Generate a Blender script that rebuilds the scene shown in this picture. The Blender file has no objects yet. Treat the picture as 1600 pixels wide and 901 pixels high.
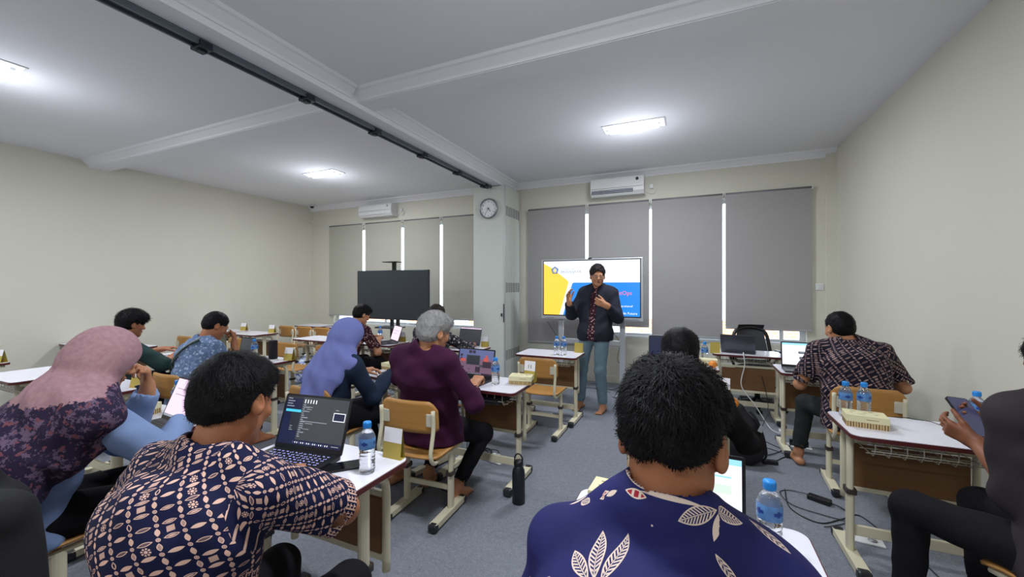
import bpy, bmesh, math, random
import numpy as np
from mathutils import Vector, Matrix, Euler
random.seed(7); RNG = np.random.default_rng(7)
PI = math.pi
sc = bpy.context.scene
col = sc.collection

# ------------------------------------------------------------------ camera, world, light, exposure
YAW = math.atan(278 / 630)
cam = bpy.data.cameras.new('camera'); cam.sensor_width = 36; cam.lens = 630 / 1600 * 36
cam.shift_y = -2.5 / 1600; cam.clip_start = 0.05
co = bpy.data.objects.new('camera', cam); col.objects.link(co)
co.location = (0, 0, 1.45); co.rotation_euler = (PI / 2, 0, YAW)
sc.camera = co
w = bpy.data.worlds.new('world'); sc.world = w; w.use_nodes = True
bg = w.node_tree.nodes['Background']; bg.inputs[0].default_value = (0.80, 0.90, 1.0, 1); bg.inputs[1].default_value = 5.0
sc.view_settings.view_transform = 'Standard'; sc.view_settings.look = 'None'
sc.view_settings.gamma = 1; sc.view_settings.use_curve_mapping = False
sc.view_settings.exposure = 0.40
LAMP_W = 34.0        # watts of each ceiling lamp, thrown down
FILL_W = 7.5        # watts of the bare point light added below each lamp to brighten the ceiling
SEG = 24

# ------------------------------------------------------------------ node helpers
def lin(c):
    return tuple(((v / 255) / 12.92 if v / 255 <= 0.04045 else ((v / 255 + 0.055) / 1.055) ** 2.4) for v in c[:3]) + (1,)

class N:
    """a value in a node tree with arithmetic"""
    def __init__(s, nt, k): s.nt = nt; s.k = k
    def op(s, o, b=None, c=None):
        n = s.nt.nodes.new('ShaderNodeMath'); n.operation = o
        for i, x in enumerate((s, b, c)):
            if x is None: continue
            if isinstance(x, N): s.nt.links.new(x.k, n.inputs[i])
            else: n.inputs[i].default_value = x
        return N(s.nt, n.outputs[0])
    def __add__(s, b): return s.op('ADD', b)
    def __sub__(s, b): return s.op('SUBTRACT', b)
    def __mul__(s, b): return s.op('MULTIPLY', b)
    def __truediv__(s, b): return s.op('DIVIDE', b)
    def fr(s): return s.op('FRACT')
    def fl(s): return s.op('FLOOR')
    def ab(s): return s.op('ABSOLUTE')
    def lt(s, b): return s.op('LESS_THAN', b)
    def gt(s, b): return s.op('GREATER_THAN', b)
    def mx(s, b): return s.op('MAXIMUM', b)
    def mn(s, b): return s.op('MINIMUM', b)
    def sin(s): return s.op('SINE')
    def sq(s): return s.op('SQRT')
    def at2(s, b): return s.op('ARCTAN2', b)
    def inv(s): return (s * -1.0) + 1.0

def newmat(name):
    m = bpy.data.materials.new(name); m.use_nodes = True
    return m, m.node_tree, m.node_tree.nodes['Principled BSDF']

def mixc(nt, f, a, b):
    n = nt.nodes.new('ShaderNodeMix'); n.data_type = 'RGBA'
    if isinstance(f, N): nt.links.new(f.k, n.inputs[0])
    else: n.inputs[0].default_value = f
    for i, x in ((6, a), (7, b)):
        if isinstance(x, tuple): n.inputs[i].default_value = x
        else: nt.links.new(x, n.inputs[i])
    return n.outputs[2]

def noise(nt, scale, detail=3, vec=None, rough=0.5):
    n = nt.nodes.new('ShaderNodeTexNoise'); n.inputs['Scale'].default_value = scale
    n.inputs['Detail'].default_value = detail; n.inputs['Roughness'].default_value = rough
    if vec is None:
        t = nt.nodes.new('ShaderNodeTexCoord'); vec = t.outputs['Object']
    nt.links.new(vec, n.inputs['Vector'])
    return N(nt, n.outputs[0])

def bumpit(nt, bs, h, strength, dist=0.002):
    b = nt.nodes.new('ShaderNodeBump'); b.inputs['Strength'].default_value = strength
    b.inputs['Distance'].default_value = dist
    nt.links.new(h.k, b.inputs['Height']); nt.links.new(b.outputs[0], bs.inputs['Normal'])

MATS = {}
def P(name, c, rough=0.5, metal=0.0, var=0.08, vs=12.0, bump=0.0, bs_=200.0, spec=0.5, stretch=None, sheen=0):
    if name in MATS: return MATS[name]
    m, nt, b = newmat(name)
    c1 = lin(c); c0 = tuple(v * (1 - var * 2) for v in c1[:3]) + (1,)
    vec = None
    if stretch:
        t = nt.nodes.new('ShaderNodeTexCoord'); mp = nt.nodes.new('ShaderNodeMapping')
        mp.inputs['Scale'].default_value = stretch; nt.links.new(t.outputs['Object'], mp.inputs['Vector']); vec = mp.outputs[0]
    nz = noise(nt, vs, 4, vec)
    nt.links.new(mixc(nt, nz, c0, c1), b.inputs['Base Color'])
    b.inputs['Roughness'].default_value = rough; b.inputs['Metallic'].default_value = metal
    b.inputs['Specular IOR Level'].default_value = spec
    if sheen: b.inputs['Sheen Weight'].default_value = sheen
    if bump: bumpit(nt, b, noise(nt, bs_, 3), bump)
    MATS[name] = m
    return m

def EM(name, c, s=1.0):
    if name in MATS: return MATS[name]
    m, nt, b = newmat(name)
    b.inputs['Base Color'].default_value = (0.01, 0.01, 0.01, 1); b.inputs['Roughness'].default_value = 0.25
    b.inputs['Emission Color'].default_value = lin(c); b.inputs['Emission Strength'].default_value = s
    MATS[name] = m
    return m

def uvxy(nt):
    u = nt.nodes.new('ShaderNodeUVMap'); s = nt.nodes.new('ShaderNodeSeparateXYZ')
    nt.links.new(u.outputs[0], s.inputs[0])
    return N(nt, s.outputs[0]), N(nt, s.outputs[1])

def hashn(nt, a, b, seed=0.0):
    c = nt.nodes.new('ShaderNodeCombineXYZ'); nt.links.new(a.k, c.inputs[0]); nt.links.new(b.k, c.inputs[1]); c.inputs[2].default_value = seed
    w_ = nt.nodes.new('ShaderNodeTexWhiteNoise'); nt.links.new(c.outputs[0], w_.inputs[0])
    return N(nt, w_.outputs[0])

def batik_lattice(name, base, motif, ax=(.020, -.044), bx=(.056, .044), k=1.0, ink=None):
    """diamond lattice of dots, lens petals and rosettes"""
    m, nt, b = newmat(name)
    ax = (ax[0] * k, ax[1] * k); bx = (bx[0] * k, bx[1] * k)
    u, v = uvxy(nt)
    det = ax[0] * bx[1] - ax[1] * bx[0]
    p = (u * bx[1] - v * bx[0]) / det; q = (v * ax[0] - u * ax[1]) / det
    def met(dp, dq): return dp * ax[0] + dq * bx[0], dp * ax[1] + dq * bx[1]
    def wrap(x): return (x + 0.5).fr() - 0.5
    def cen(x): return x.fr() - 0.5
    def lens(dp, dq, d, L, W):
        x, y = met(dp, dq); l = math.hypot(*d); e = (d[0] / l, d[1] / l)
        al = x * e[0] + y * e[1]; ac = (y * e[0] - x * e[1]).ab()
        t = al / L
        return (t * t).inv() * W - ac, al
    # dots
    x, y = met(wrap(p), wrap(q)); r = (x * x + y * y).sq()
    dot = r.lt(.0064 * k) - r.lt(.0042 * k) * 0.5 + r.lt(.0020 * k) * 0.5
    la = math.hypot(*ax); lb = math.hypot(*bx)
    fa, ala = lens(cen(p), wrap(q), ax, la * .27, .0074 * k)
    fb, alb = lens(wrap(p), cen(q), bx, lb * .31, .0070 * k)
    ha = hashn(nt, p.fl(), (q + .5).fl(), 1.0); hb = hashn(nt, (p + .5).fl(), q.fl(), 2.0)
    la_m = fa.gt(0) - fa.gt(.0028 * k) * ha.gt(.5) * ((ala / (.0045 * k)).fr().lt(.4)).mx(ha.gt(.8) * fa.gt(.004 * k))
    lb_m = fb.gt(0) - fb.gt(.0026 * k) * hb.gt(.45) * (fb.lt(.0045 * k) * .9).mx(hb.gt(.8) * .8)
    # cell centres: rosettes and striped parallelograms
    hc = hashn(nt, p.fl(), q.fl(), 3.0)
    dp, dq = cen(p), cen(q); x, y = met(dp, dq); r = (x * x + y * y).sq(); th = y.at2(x)
    ros = r.lt(.0135 * k) * ((th * 8.0).sin().gt(-.35).mx(r.lt(.0045 * k))) * (r.gt(.0075 * k).mx(r.lt(.0055 * k))) * hc.gt(.78)
    par = (dp.ab().lt(.2) * dq.ab().lt(.16)) * ((dp * 12.0).fr().gt(.18)) * hc.lt(.16)
    mask = dot.mx(la_m).mx(lb_m).mx(ros).mx(par).mn(1.0).mx(0.0)
    if ink:      # printed border round the sleeve ends
        band = u.gt(.2) * v.lt(-ink[0]) * v.gt(-ink[1]); g = (u / .017).fr(); h_ = (v / .013).fr()
        glyph = (g.lt(.22)).mx(h_.lt(.25) * g.lt(.8)).mx((g.gt(.45) * g.lt(.62)) * h_.gt(.55))
        mask = mask * band.inv() + band * glyph
    nz = noise(nt, 9, 3)
    bc = mixc(nt, nz, tuple(x * .7 for x in lin(base)[:3]) + (1,), lin(base))
    nt.links.new(mixc(nt, mask, bc, lin(motif)), b.inputs['Base Color'])
    b.inputs['Roughness'].default_value = .8; b.inputs['Specular IOR Level'].default_value = .25
    bumpit(nt, b, noise(nt, 30, 3), .35, .01)
    MATS[name] = m
    return m

def batik_leaves(name):
    """navy cloth with a few big veined leaves"""
    m, nt, b = newmat(name)
    u, v = uvxy(nt)
    beige = None; red = None
    def acc(a, x): return x if a is None else a.mx(x)
    def loc(cx, cy, ang):
        c, s = math.cos(ang), math.sin(ang)
        x = u - cx; y = v - cy
        return x * c + y * s, y * c - x * s
    def leaf(cx, cy, ang, L, W, solid=False):
        nonlocal beige
        al, ac = loc(cx, cy, math.radians(ang)); ac = ac.ab(); t = al / L
        f = t * (t.inv()) * (4 * W) - ac
        ok = al.gt(0) * al.lt(L)
        if solid:
            beige = acc(beige, f.gt(0) * ok); return
        edge = f.gt(0) * f.lt(.0019)
        vein = ((al - ac * .9) / .0052).fr().gt(.5) * ac.gt(.0011)
        beige = acc(beige, (edge.mx(f.gt(0) * vein).mx(f.gt(0) * ac.lt(.0006))) * ok)
    def bud(cx, cy, ang, L, W):
        nonlocal beige, red
        al, ac = loc(cx, cy, math.radians(ang)); ac = ac.ab(); t = al / L
        f = t * (t.inv()) * (4 * W) - ac; ok = al.gt(0) * al.lt(L)
        beige = acc(beige, f.gt(0) * ok); red = acc(red, f.gt(.0022) * ok * ((al / .012).fr().gt(.35)))
    def bt(a): return (a[0], a[1], math.degrees(math.atan2(a[3] - a[1], a[2] - a[0])), math.hypot(a[3] - a[1], a[2] - a[0]), *a[4:])
    for a in LEAVES: leaf(*bt(a))
    for a in BUDS: bud(*bt(a))
    nz = noise(nt, 6, 3)
    base = mixc(nt, nz, lin((16, 18, 66)), lin((34, 36, 104)))
    c = mixc(nt, beige, base, lin((222, 200, 184))); c = mixc(nt, red, c, lin((168, 32, 52)))
    nt.links.new(c, b.inputs['Base Color'])
    b.inputs['Roughness'].default_value = .75; b.inputs['Specular IOR Level'].default_value = .3
    bumpit(nt, b, noise(nt, 18, 3), .3, .012)
    MATS[name] = m
    return m

def blotch(name, cols, scale=60, rough=.85, vor=True):
    """small irregular batik print from voronoi and noise"""
    m, nt, b = newmat(name)
    t = nt.nodes.new('ShaderNodeTexCoord')
    nz = noise(nt, scale, 4, t.outputs['Object'], .6)
    vo = nt.nodes.new('ShaderNodeTexVoronoi'); vo.inputs['Scale'].default_value = scale * .8
    nt.links.new(t.outputs['Object'], vo.inputs['Vector'])
    d = N(nt, vo.outputs[0])
    a = mixc(nt, d.lt(.32) if vor else nz.gt(.5), lin(cols[0]), lin(cols[1]))
    if len(cols) > 2: a = mixc(nt, (nz.gt(.56)), a, lin(cols[2]))
    nt.links.new(a, b.inputs['Base Color']); b.inputs['Roughness'].default_value = rough
    b.inputs['Specular IOR Level'].default_value = .25
    bumpit(nt, b, noise(nt, 25, 3), .3, .01)
    MATS[name] = m
    return m

# ------------------------------------------------------------------ mesh helpers
def link(name, me, parent=None, loc=(0, 0, 0), rot=(0, 0, 0)):
    o = bpy.data.objects.new(name, me); col.objects.link(o)
    o.location = loc; o.rotation_euler = rot
    if parent is not None: o.parent = parent
    return o

def thing(name, label, cat, loc=(0, 0, 0), rz=0.0, group=None):
    o = bpy.data.objects.new(name, None); col.objects.link(o); o.empty_display_size = .1
    o.location = loc; o.rotation_euler = (0, 0, rz)
    return tag(o, label, cat, group)

def tag(o, label, cat, group=None):
    o['label'] = label; o['category'] = cat
    if group: o['group'] = group
    return o

def struct(o): o['kind'] = 'structure'; return o

def copy_tree(o, parent=None):
    c = o.copy(); col.objects.link(c)
    if parent is not None: c.parent = parent
    for ch in list(o.children): copy_tree(ch, c)
    return c

def dup(o, loc, rz, label, group=None):
    c = copy_tree(o); c.location = loc; c.rotation_euler = (0, 0, rz); c['label'] = label
    if group: c['group'] = group
    return c

def rrect(w, d, r, n=6, cx=0, cy=0):
    pts = []
    for qx, qy, a0 in ((1, 1, 0), (-1, 1, 90), (-1, -1, 180), (1, -1, 270)):
        for i in range(n + 1):
            a = math.radians(a0 + 90 * i / n)
            pts.append((cx + qx * (w / 2 - r) + r * math.cos(a), cy + qy * (d / 2 - r) + r * math.sin(a)))
    return pts

class MB:
    def __init__(s): s.bm = bmesh.new()
    def _mi(s, faces, mi):
        for f in faces: f.material_index = mi
    def box(s, c, size, mi=0, bev=0.0, rot=None):
        r = bmesh.ops.create_cube(s.bm, size=1.0); vs = r['verts']
        M = Matrix.Translation(c) @ (rot.to_4x4() if rot is not None else Matrix.Identity(4)) @ Matrix.Diagonal((*size, 1))
        bmesh.ops.transform(s.bm, matrix=M, verts=vs)
        es = list({e for v in vs for e in v.link_edges}); fs = {f for v in vs for f in v.link_faces}
        if bev:
            rb = bmesh.ops.bevel(s.bm, geom=es, offset=bev, segments=2, affect='EDGES', profile=.5)
            fs = set(rb['faces']) | {f for v in rb['verts'] for f in v.link_faces}
        s._mi(fs, mi); return s
    def prism(s, pts, z0, z1, mi=0, M=None):
        """outline in xy extruded from z0 to z1, then placed by M"""
        M = M or Matrix.Identity(4)
        a = [s.bm.verts.new(M @ Vector((x, y, z0))) for x, y in pts]
        b = [s.bm.verts.new(M @ Vector((x, y, z1))) for x, y in pts]
        n = len(pts); fs = [s.bm.faces.new(a[::-1]), s.bm.faces.new(b)]
        for i in range(n): fs.append(s.bm.faces.new((a[i], a[(i + 1) % n], b[(i + 1) % n], b[i])))
        s._mi(fs, mi); return s
    def quad(s, pts, mi=0):
        f = s.bm.faces.new([s.bm.verts.new(p) for p in pts]); f.material_index = mi; return s
    def lathe(s, prof, mi=0, n=SEG, c=(0, 0, 0), M=None, smooth=True, close=True):
        M = M or Matrix.Translation(c)
        rings = []
        for r, z in prof:
            if r < 1e-6: rings.append([s.bm.verts.new(M @ Vector((0, 0, z)))])
            else: rings.append([s.bm.verts.new(M @ Vector((r * math.cos(2 * PI * i / n), r * math.sin(2 * PI * i / n), z))) for i in range(n)])
        for a, b in zip(rings, rings[1:]):
            for i in range(n):
                j = (i + 1) % n
                if len(a) == 1 and len(b) == 1: continue
                if len(a) == 1: f = s.bm.faces.new((a[0], b[j], b[i]))
                elif len(b) == 1: f = s.bm.faces.new((a[i], a[j], b[0]))
                else: f = s.bm.faces.new((a[i], a[j], b[j], b[i]))
                f.material_index = mi; f.smooth = smooth
        return s
    def tube(s, pts, r, n=8, mi=0, smooth=True, sub=0, ry=None, closed=False):
        pts = [Vector(p) for p in pts]
        if sub:
            q = []
            m = len(pts)
            for i in range(m - (0 if closed else 1)):
                p0 = pts[(i - 1) % m] if closed or i > 0 else pts[0]; p1 = pts[i]; p2 = pts[(i + 1) % m]
                p3 = pts[(i + 2) % m] if closed or i + 2 < m else pts[-1]
                for k in range(sub):
                    t = k / sub
                    q.append(.5 * ((2 * p1) + (p2 - p0) * t + (2 * p0 - 5 * p1 + 4 * p2 - p3) * t * t + (3 * p1 - p0 - 3 * p2 + p3) * t ** 3))
            if not closed: q.append(pts[-1])
            if isinstance(r, (list, tuple)): r = [float(v) for v in np.interp(np.linspace(0, 1, len(q)), np.linspace(0, 1, len(r)), r)]
            pts = q
        m = len(pts); rings = []; up = None
        for i, p in enumerate(pts):
            if closed: d = pts[(i + 1) % m] - pts[i - 1]
            else: d = pts[min(i + 1, m - 1)] - pts[max(i - 1, 0)]
            d.normalize()
            if up is None:
                up = Vector((0, 0, 1)) if abs(d.z) < .9 else Vector((0, 1, 0))
            x = d.cross(up)
            if x.length < 1e-4: x = d.orthogonal()
            x.normalize(); up = x.cross(d).normalized()
            rr = r[i] if isinstance(r, (list, tuple)) else r
            rings.append([s.bm.verts.new(p + x * rr * math.cos(2 * PI * k / n) + up * (ry or rr) * math.sin(2 * PI * k / n)) for k in range(n)])
        pr = list(zip(rings, rings[1:])) + ([(rings[-1], rings[0])] if closed else [])
        for a, b in pr:
            for k in range(n):
                f = s.bm.faces.new((a[k], b[k], b[(k + 1) % n], a[(k + 1) % n])); f.material_index = mi; f.smooth = smooth
        if not closed:
            for rg in (rings[0][::-1], rings[-1]):
                f = s.bm.faces.new(rg); f.material_index = mi
        return s
    def grid(s, fn, nu, nv, mi=0, smooth=True):
        vs = [[s.bm.verts.new(fn(i / nu, j / nv)) for j in range(nv + 1)] for i in range(nu + 1)]
        for i in range(nu):
            for j in range(nv):
                f = s.bm.faces.new((vs[i][j], vs[i + 1][j], vs[i + 1][j + 1], vs[i][j + 1])); f.material_index = mi; f.smooth = smooth
        return s
    def mesh(s, name, mats):
        me = bpy.data.meshes.new(name); bmesh.ops.recalc_face_normals(s.bm, faces=s.bm.faces)
        s.bm.to_mesh(me); s.bm.free()
        for m in (mats if isinstance(mats, (list, tuple)) else [mats]): me.materials.append(m)
        return me
    def obj(s, name, mats, parent=None, loc=(0, 0, 0), rot=(0, 0, 0)):
        return link(name, s.mesh(name, mats), parent, loc, rot)

def text_obj(name, body, size, mat, parent, loc, rot, align='LEFT', ext=0.0004, sx=1.0):
    cu = bpy.data.curves.new(name, 'FONT'); cu.body = body; cu.size = size; cu.align_x = align; cu.extrude = ext
    cu.resolution_u = 2
    o = bpy.data.objects.new(name, cu); col.objects.link(o)
    dg = bpy.context.evaluated_depsgraph_get()
    me = bpy.data.meshes.new_from_object(o.evaluated_get(dg)); bpy.data.objects.remove(o)
    me.name = name; me.materials.clear(); me.materials.append(mat)
    r = link(name, me, parent, loc, rot); r.scale = (sx, 1, 1)
    return r

# ------------------------------------------------------------------ signed distance modelling (bodies, clothes, hair)
def _v(p): return np.array(p, dtype=np.float32)

class Sdf:
    """list of primitives blended into one continuous surface, meshed by surface nets"""
    def __init__(s): s.ops = []
    def cone(s, a, b, ra, rb, k=.02, op='u', flat=None, w=1.0, axis=None):
        """tapered capsule a-b; w stretches it along axis; flat=(bool,bool) cuts the ends square"""
        a, b = _v(a), _v(b); ab = b - a; L2 = float(ab @ ab) + 1e-9; L = math.sqrt(L2)
        ax = None
        if axis is not None: ax = _v(axis); ax = ax / np.linalg.norm(ax)
        def fn(X, Y, Z):
            px, py, pz = X - a[0], Y - a[1], Z - a[2]
            t0 = (px * ab[0] + py * ab[1] + pz * ab[2]) / L2
            t = np.clip(t0, 0, 1) if flat is None else np.clip(t0, -10 if flat[0] else 0, 11 if flat[1] else 1)
            ox, oy, oz = px - t * ab[0], py - t * ab[1], pz - t * ab[2]
            if ax is not None:
                c = (ox * ax[0] + oy * ax[1] + oz * ax[2]) * (1 - 1 / w)
                ox, oy, oz = ox - c * ax[0], oy - c * ax[1], oz - c * ax[2]
            d = np.sqrt(ox * ox + oy * oy + oz * oz) - (ra + (rb - ra) * np.clip(t, 0, 1))
            if flat is not None:
                if flat[0]: d = np.maximum(d, -t0 * L)
                if flat[1]: d = np.maximum(d, (t0 - 1) * L)
            return d
        m = max(ra, rb) * max(w, 1.0)
        s.ops.append((op, k, fn, np.minimum(a, b) - m, np.maximum(a, b) + m)); return s
    def ell(s, c, r, k=.02, op='u', R=None):
        c, r = _v(c), _v(r); Rm = None if R is None else np.array(R.to_3x3(), dtype=np.float32)
        def fn(X, Y, Z):
            x, y, z = X - c[0], Y - c[1], Z - c[2]
            if Rm is not None:
                x, y, z = (Rm[0, 0] * x + Rm[1, 0] * y + Rm[2, 0] * z, Rm[0, 1] * x + Rm[1, 1] * y + Rm[2, 1] * z, Rm[0, 2] * x + Rm[1, 2] * y + Rm[2, 2] * z)
            k0 = np.sqrt((x / r[0]) ** 2 + (y / r[1]) ** 2 + (z / r[2]) ** 2)
            k1 = np.sqrt((x / r[0] ** 2) ** 2 + (y / r[1] ** 2) ** 2 + (z / r[2] ** 2) ** 2) + 1e-6
            return k0 * (k0 - 1) / k1
        m = float(r.max()) if R is not None else r
        s.ops.append((op, k, fn, c - m, c + m)); return s
    def plane(s, p, n, k=.01):
        """remove everything on the side n points to"""
        p, n = _v(p), _v(n); n = n / np.linalg.norm(n)
        def fn(X, Y, Z): return -((X - p[0]) * n[0] + (Y - p[1]) * n[1] + (Z - p[2]) * n[2])
        s.ops.append(('s', k, fn, None, None)); return s
    def mesh(s, h, disp=None):
        lo = np.min([o[3] for o in s.ops if o[0] == 'u'], 0) - 3 * h; hi = np.max([o[4] for o in s.ops if o[0] == 'u'], 0) + 3 * h
        n = np.ceil((hi - lo) / h).astype(int) + 1
        A = [(lo[i] + h * np.arange(n[i])).astype(np.float32) for i in range(3)]
        F = np.full(n, .5, dtype=np.float32)
        for op, k, fn, a, b in s.ops:
            if a is None: i0, i1 = np.zeros(3, int), n
            else:
                pad = k + 3 * h
                i0 = np.clip(np.floor((a - pad - lo) / h).astype(int), 0, n); i1 = np.clip(np.ceil((b + pad - lo) / h).astype(int) + 1, 0, n)
            if (i1 <= i0).any(): continue
            sl = tuple(slice(i0[j], i1[j]) for j in range(3))
            d = fn(A[0][sl[0]][:, None, None], A[1][sl[1]][None, :, None], A[2][sl[2]][None, None, :])
            G = F[sl]
            if op == 'u': q = np.maximum(k - np.abs(G - d), 0) / k; F[sl] = np.minimum(G, d) - q * q * k * .25
            elif op == 's': q = np.maximum(k - np.abs(G + d), 0) / k; F[sl] = np.maximum(G, -d) + q * q * k * .25
        if disp is not None: F += disp(A[0][:, None, None], A[1][None, :, None], A[2][None, None, :]).astype(np.float32)
        F[0] = F[-1] = .5; F[:, 0] = F[:, -1] = .5; F[:, :, 0] = F[:, :, -1] = .5
        return surface_nets(F, lo, h)

def surface_nets(F, lo, h):
    S = F < 0
    c = S[:-1, :-1, :-1].astype(np.int8)
    for dx, dy, dz in ((1, 0, 0), (0, 1, 0), (0, 0, 1), (1, 1, 0), (1, 0, 1), (0, 1, 1), (1, 1, 1)):
        c = c + S[dx:S.shape[0] - 1 + dx, dy:S.shape[1] - 1 + dy, dz:S.shape[2] - 1 + dz]
    I = np.argwhere((c > 0) & (c < 8))
    idx = np.full(c.shape, -1, dtype=np.int32); idx[I[:, 0], I[:, 1], I[:, 2]] = np.arange(len(I))
    cs = [(x, y, z) for x in (0, 1) for y in (0, 1) for z in (0, 1)]
    val = {q: F[I[:, 0] + q[0], I[:, 1] + q[1], I[:, 2] + q[2]] for q in cs}
    acc = np.zeros((len(I), 3)); cnt = np.zeros(len(I))
    for q in cs:
        for ax in range(3):
            if q[ax]: continue
            q2 = tuple(q[j] + (1 if j == ax else 0) for j in range(3))
            a, b = val[q], val[q2]; m = (a < 0) != (b < 0)
            t = np.where(m, a / np.where(m, a - b, 1), 0)
            p = np.tile(np.array(q, float), (len(I), 1)); p[:, ax] += t
            acc += p * m[:, None]; cnt += m
    V = lo + h * (I + acc / cnt[:, None])
    Q = []
    for ax in range(3):
        o = [(0, 1, 2), (1, 2, 0), (2, 0, 1)][ax]; u, v = o[1], o[2]
        sl1 = [slice(None)] * 3; sl2 = [slice(None)] * 3; sl1[ax] = slice(0, -1); sl2[ax] = slice(1, None)
        a, b = S[tuple(sl1)], S[tuple(sl2)]
        E = np.argwhere(a != b)
        E = E[(E[:, u] > 0) & (E[:, v] > 0) & (E[:, u] < c.shape[u]) & (E[:, v] < c.shape[v])]
        fl = a[E[:, 0], E[:, 1], E[:, 2]]
        def at(du, dv):
            e = E.copy(); e[:, u] -= du; e[:, v] -= dv; return idx[e[:, 0], e[:, 1], e[:, 2]]
        q = np.stack([at(1, 1), at(0, 1), at(0, 0), at(1, 0)], 1)
        q[~fl] = q[~fl][:, ::-1]
        Q.append(q)
    Q = np.concatenate(Q)
    # light smoothing
    nb = np.zeros_like(V); k = np.zeros(len(V))
    for i in range(4):
        for j in (1, 3):
            np.add.at(nb, Q[:, i], V[Q[:, (i + j) % 4]]); np.add.at(k, Q[:, i], 1)
    V = V * .5 + .5 * nb / np.maximum(k, 1)[:, None]
    return V, Q

def np_mesh(name, parts, mats, uv=None):
    """parts: list of (V, Q, material index)"""
    Vs, Fs, Ms, off = [], [], [], 0
    for V, Q, mi in parts:
        Vs.append(V); Fs.append(Q + off); Ms.append(np.full(len(Q), mi)); off += len(V)
    V = np.concatenate(Vs); Q = np.concatenate(Fs); M = np.concatenate(Ms)
    me = bpy.data.meshes.new(name)
    me.vertices.add(len(V)); me.vertices.foreach_set('co', V.astype(np.float32).ravel())
    me.loops.add(Q.size); me.loops.foreach_set('vertex_index', Q.astype(np.int32).ravel())
    me.polygons.add(len(Q)); me.polygons.foreach_set('loop_start', np.arange(0, Q.size, 4, dtype=np.int32))
    me.polygons.foreach_set('loop_total', np.full(len(Q), 4, dtype=np.int32))
    me.polygons.foreach_set('material_index', M.astype(np.int32)); me.polygons.foreach_set('use_smooth', np.ones(len(Q), bool))
    for m in mats: me.materials.append(m)
    if uv is not None:
        l = me.uv_layers.new(name='UVMap'); l.data.foreach_set('uv', uv(V, Q).astype(np.float32).ravel())
    me.update(calc_edges=True)
    return me

def xf(M, V):
    R = np.array(M.to_3x3()); t = np.array(M.translation)
    return V @ R.T + t

# ------------------------------------------------------------------ materials
WALL = P('cream_wall_paint', (217, 214, 200), .75, var=.03, vs=1.5, bump=.08, bs_=90)
CEIL = P('ceiling_paint', (240, 240, 244), .8, var=.03, vs=1.2, bump=.05, bs_=60)
TRIMW = P('white_trim_paint', (222, 222, 218), .6, var=.03, vs=4)
WFRAME = P('white_window_frame', (225, 228, 232), .4, var=.03)
BLIND = P('grey_blind_fabric', (168, 165, 165), .9, var=.05, vs=300, bump=.25, bs_=900, spec=.1)
BLIND2 = P('warm_grey_blind_fabric', (186, 184, 172), .9, var=.05, vs=300, bump=.25, bs_=900, spec=.1)
ALU = P('pale_aluminium', (190, 192, 198), .35, .6, var=.04)
CREAMST = P('cream_powder_coated_steel', (224, 216, 188), .35, var=.05, vs=8)
BRACK = P('dark_bracket_plastic', (62, 54, 50), .5)
CAPM = P('black_foot_plastic', (42, 42, 46), .4)
LAMW = P('white_laminate', (232, 230, 240), .22, var=.02, vs=5)
MAROON = P('maroon_edge_band', (92, 38, 40), .35, var=.08)
PLY = P('chair_plywood', (196, 142, 76), .4, var=.14, vs=5, stretch=(1, 1, 12), bump=.05, bs_=60)
PANEL = P('brown_panel_wood', (132, 92, 54), .55, var=.18, vs=4, stretch=(1.2, 1, 14))
WIRE = P('cream_wire', (206, 200, 182), .4, var=.05)
BLACKP = P('black_plastic', (24, 24, 27), .4)
DARKG = P('dark_grey_plastic', (52, 53, 58), .45)
KEYB = P('keyboard_keys', (34, 34, 38), .5)
SILV = P('silver_plastic', (188, 190, 196), .35, .3, var=.03)
LAPG = P('laptop_grey_metal', (84, 84, 92), .35, .5, var=.03)
WHITEP = P('white_plastic', (228, 228, 228), .4, var=.03)
PAPER = P('white_paper', (238, 236, 240), .7, var=.03)
CARDY = P('yellow_card', (186, 164, 74), .6, var=.06)
BOXC = P('cream_carton', (226, 218, 176), .6, var=.04)
BOXS = P('tan_carton', (204, 176, 122), .6, var=.05)
BROWN = P('dark_brown_print', (74, 50, 34), .6)
BLUECAP = P('blue_bottle_cap', (38, 142, 226), .35, var=.03)
LABELB = P('blue_bottle_label', (96, 150, 214), .4, var=.25, vs=60)
LABELD = P('dark_blue_label_print', (30, 72, 168), .4, var=.2)
BLACKC = P('black_cloth', (24, 23, 28), .9, var=.2, vs=20, bump=.3, bs_=60)
ORANGE = P('orange_fruit_skin', (236, 142, 40), .5, var=.1, bump=.2, bs_=300)
METAL = P('steel_metal', (150, 152, 156), .3, .9, var=.03)
TXT = P('black_print', (30, 30, 34), .6)
TRACK = P('grey_track_metal', (104, 112, 120), .35, .5, var=.08)
TRACKD = P('dark_track_clamp', (42, 46, 56), .4, .4)

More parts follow.
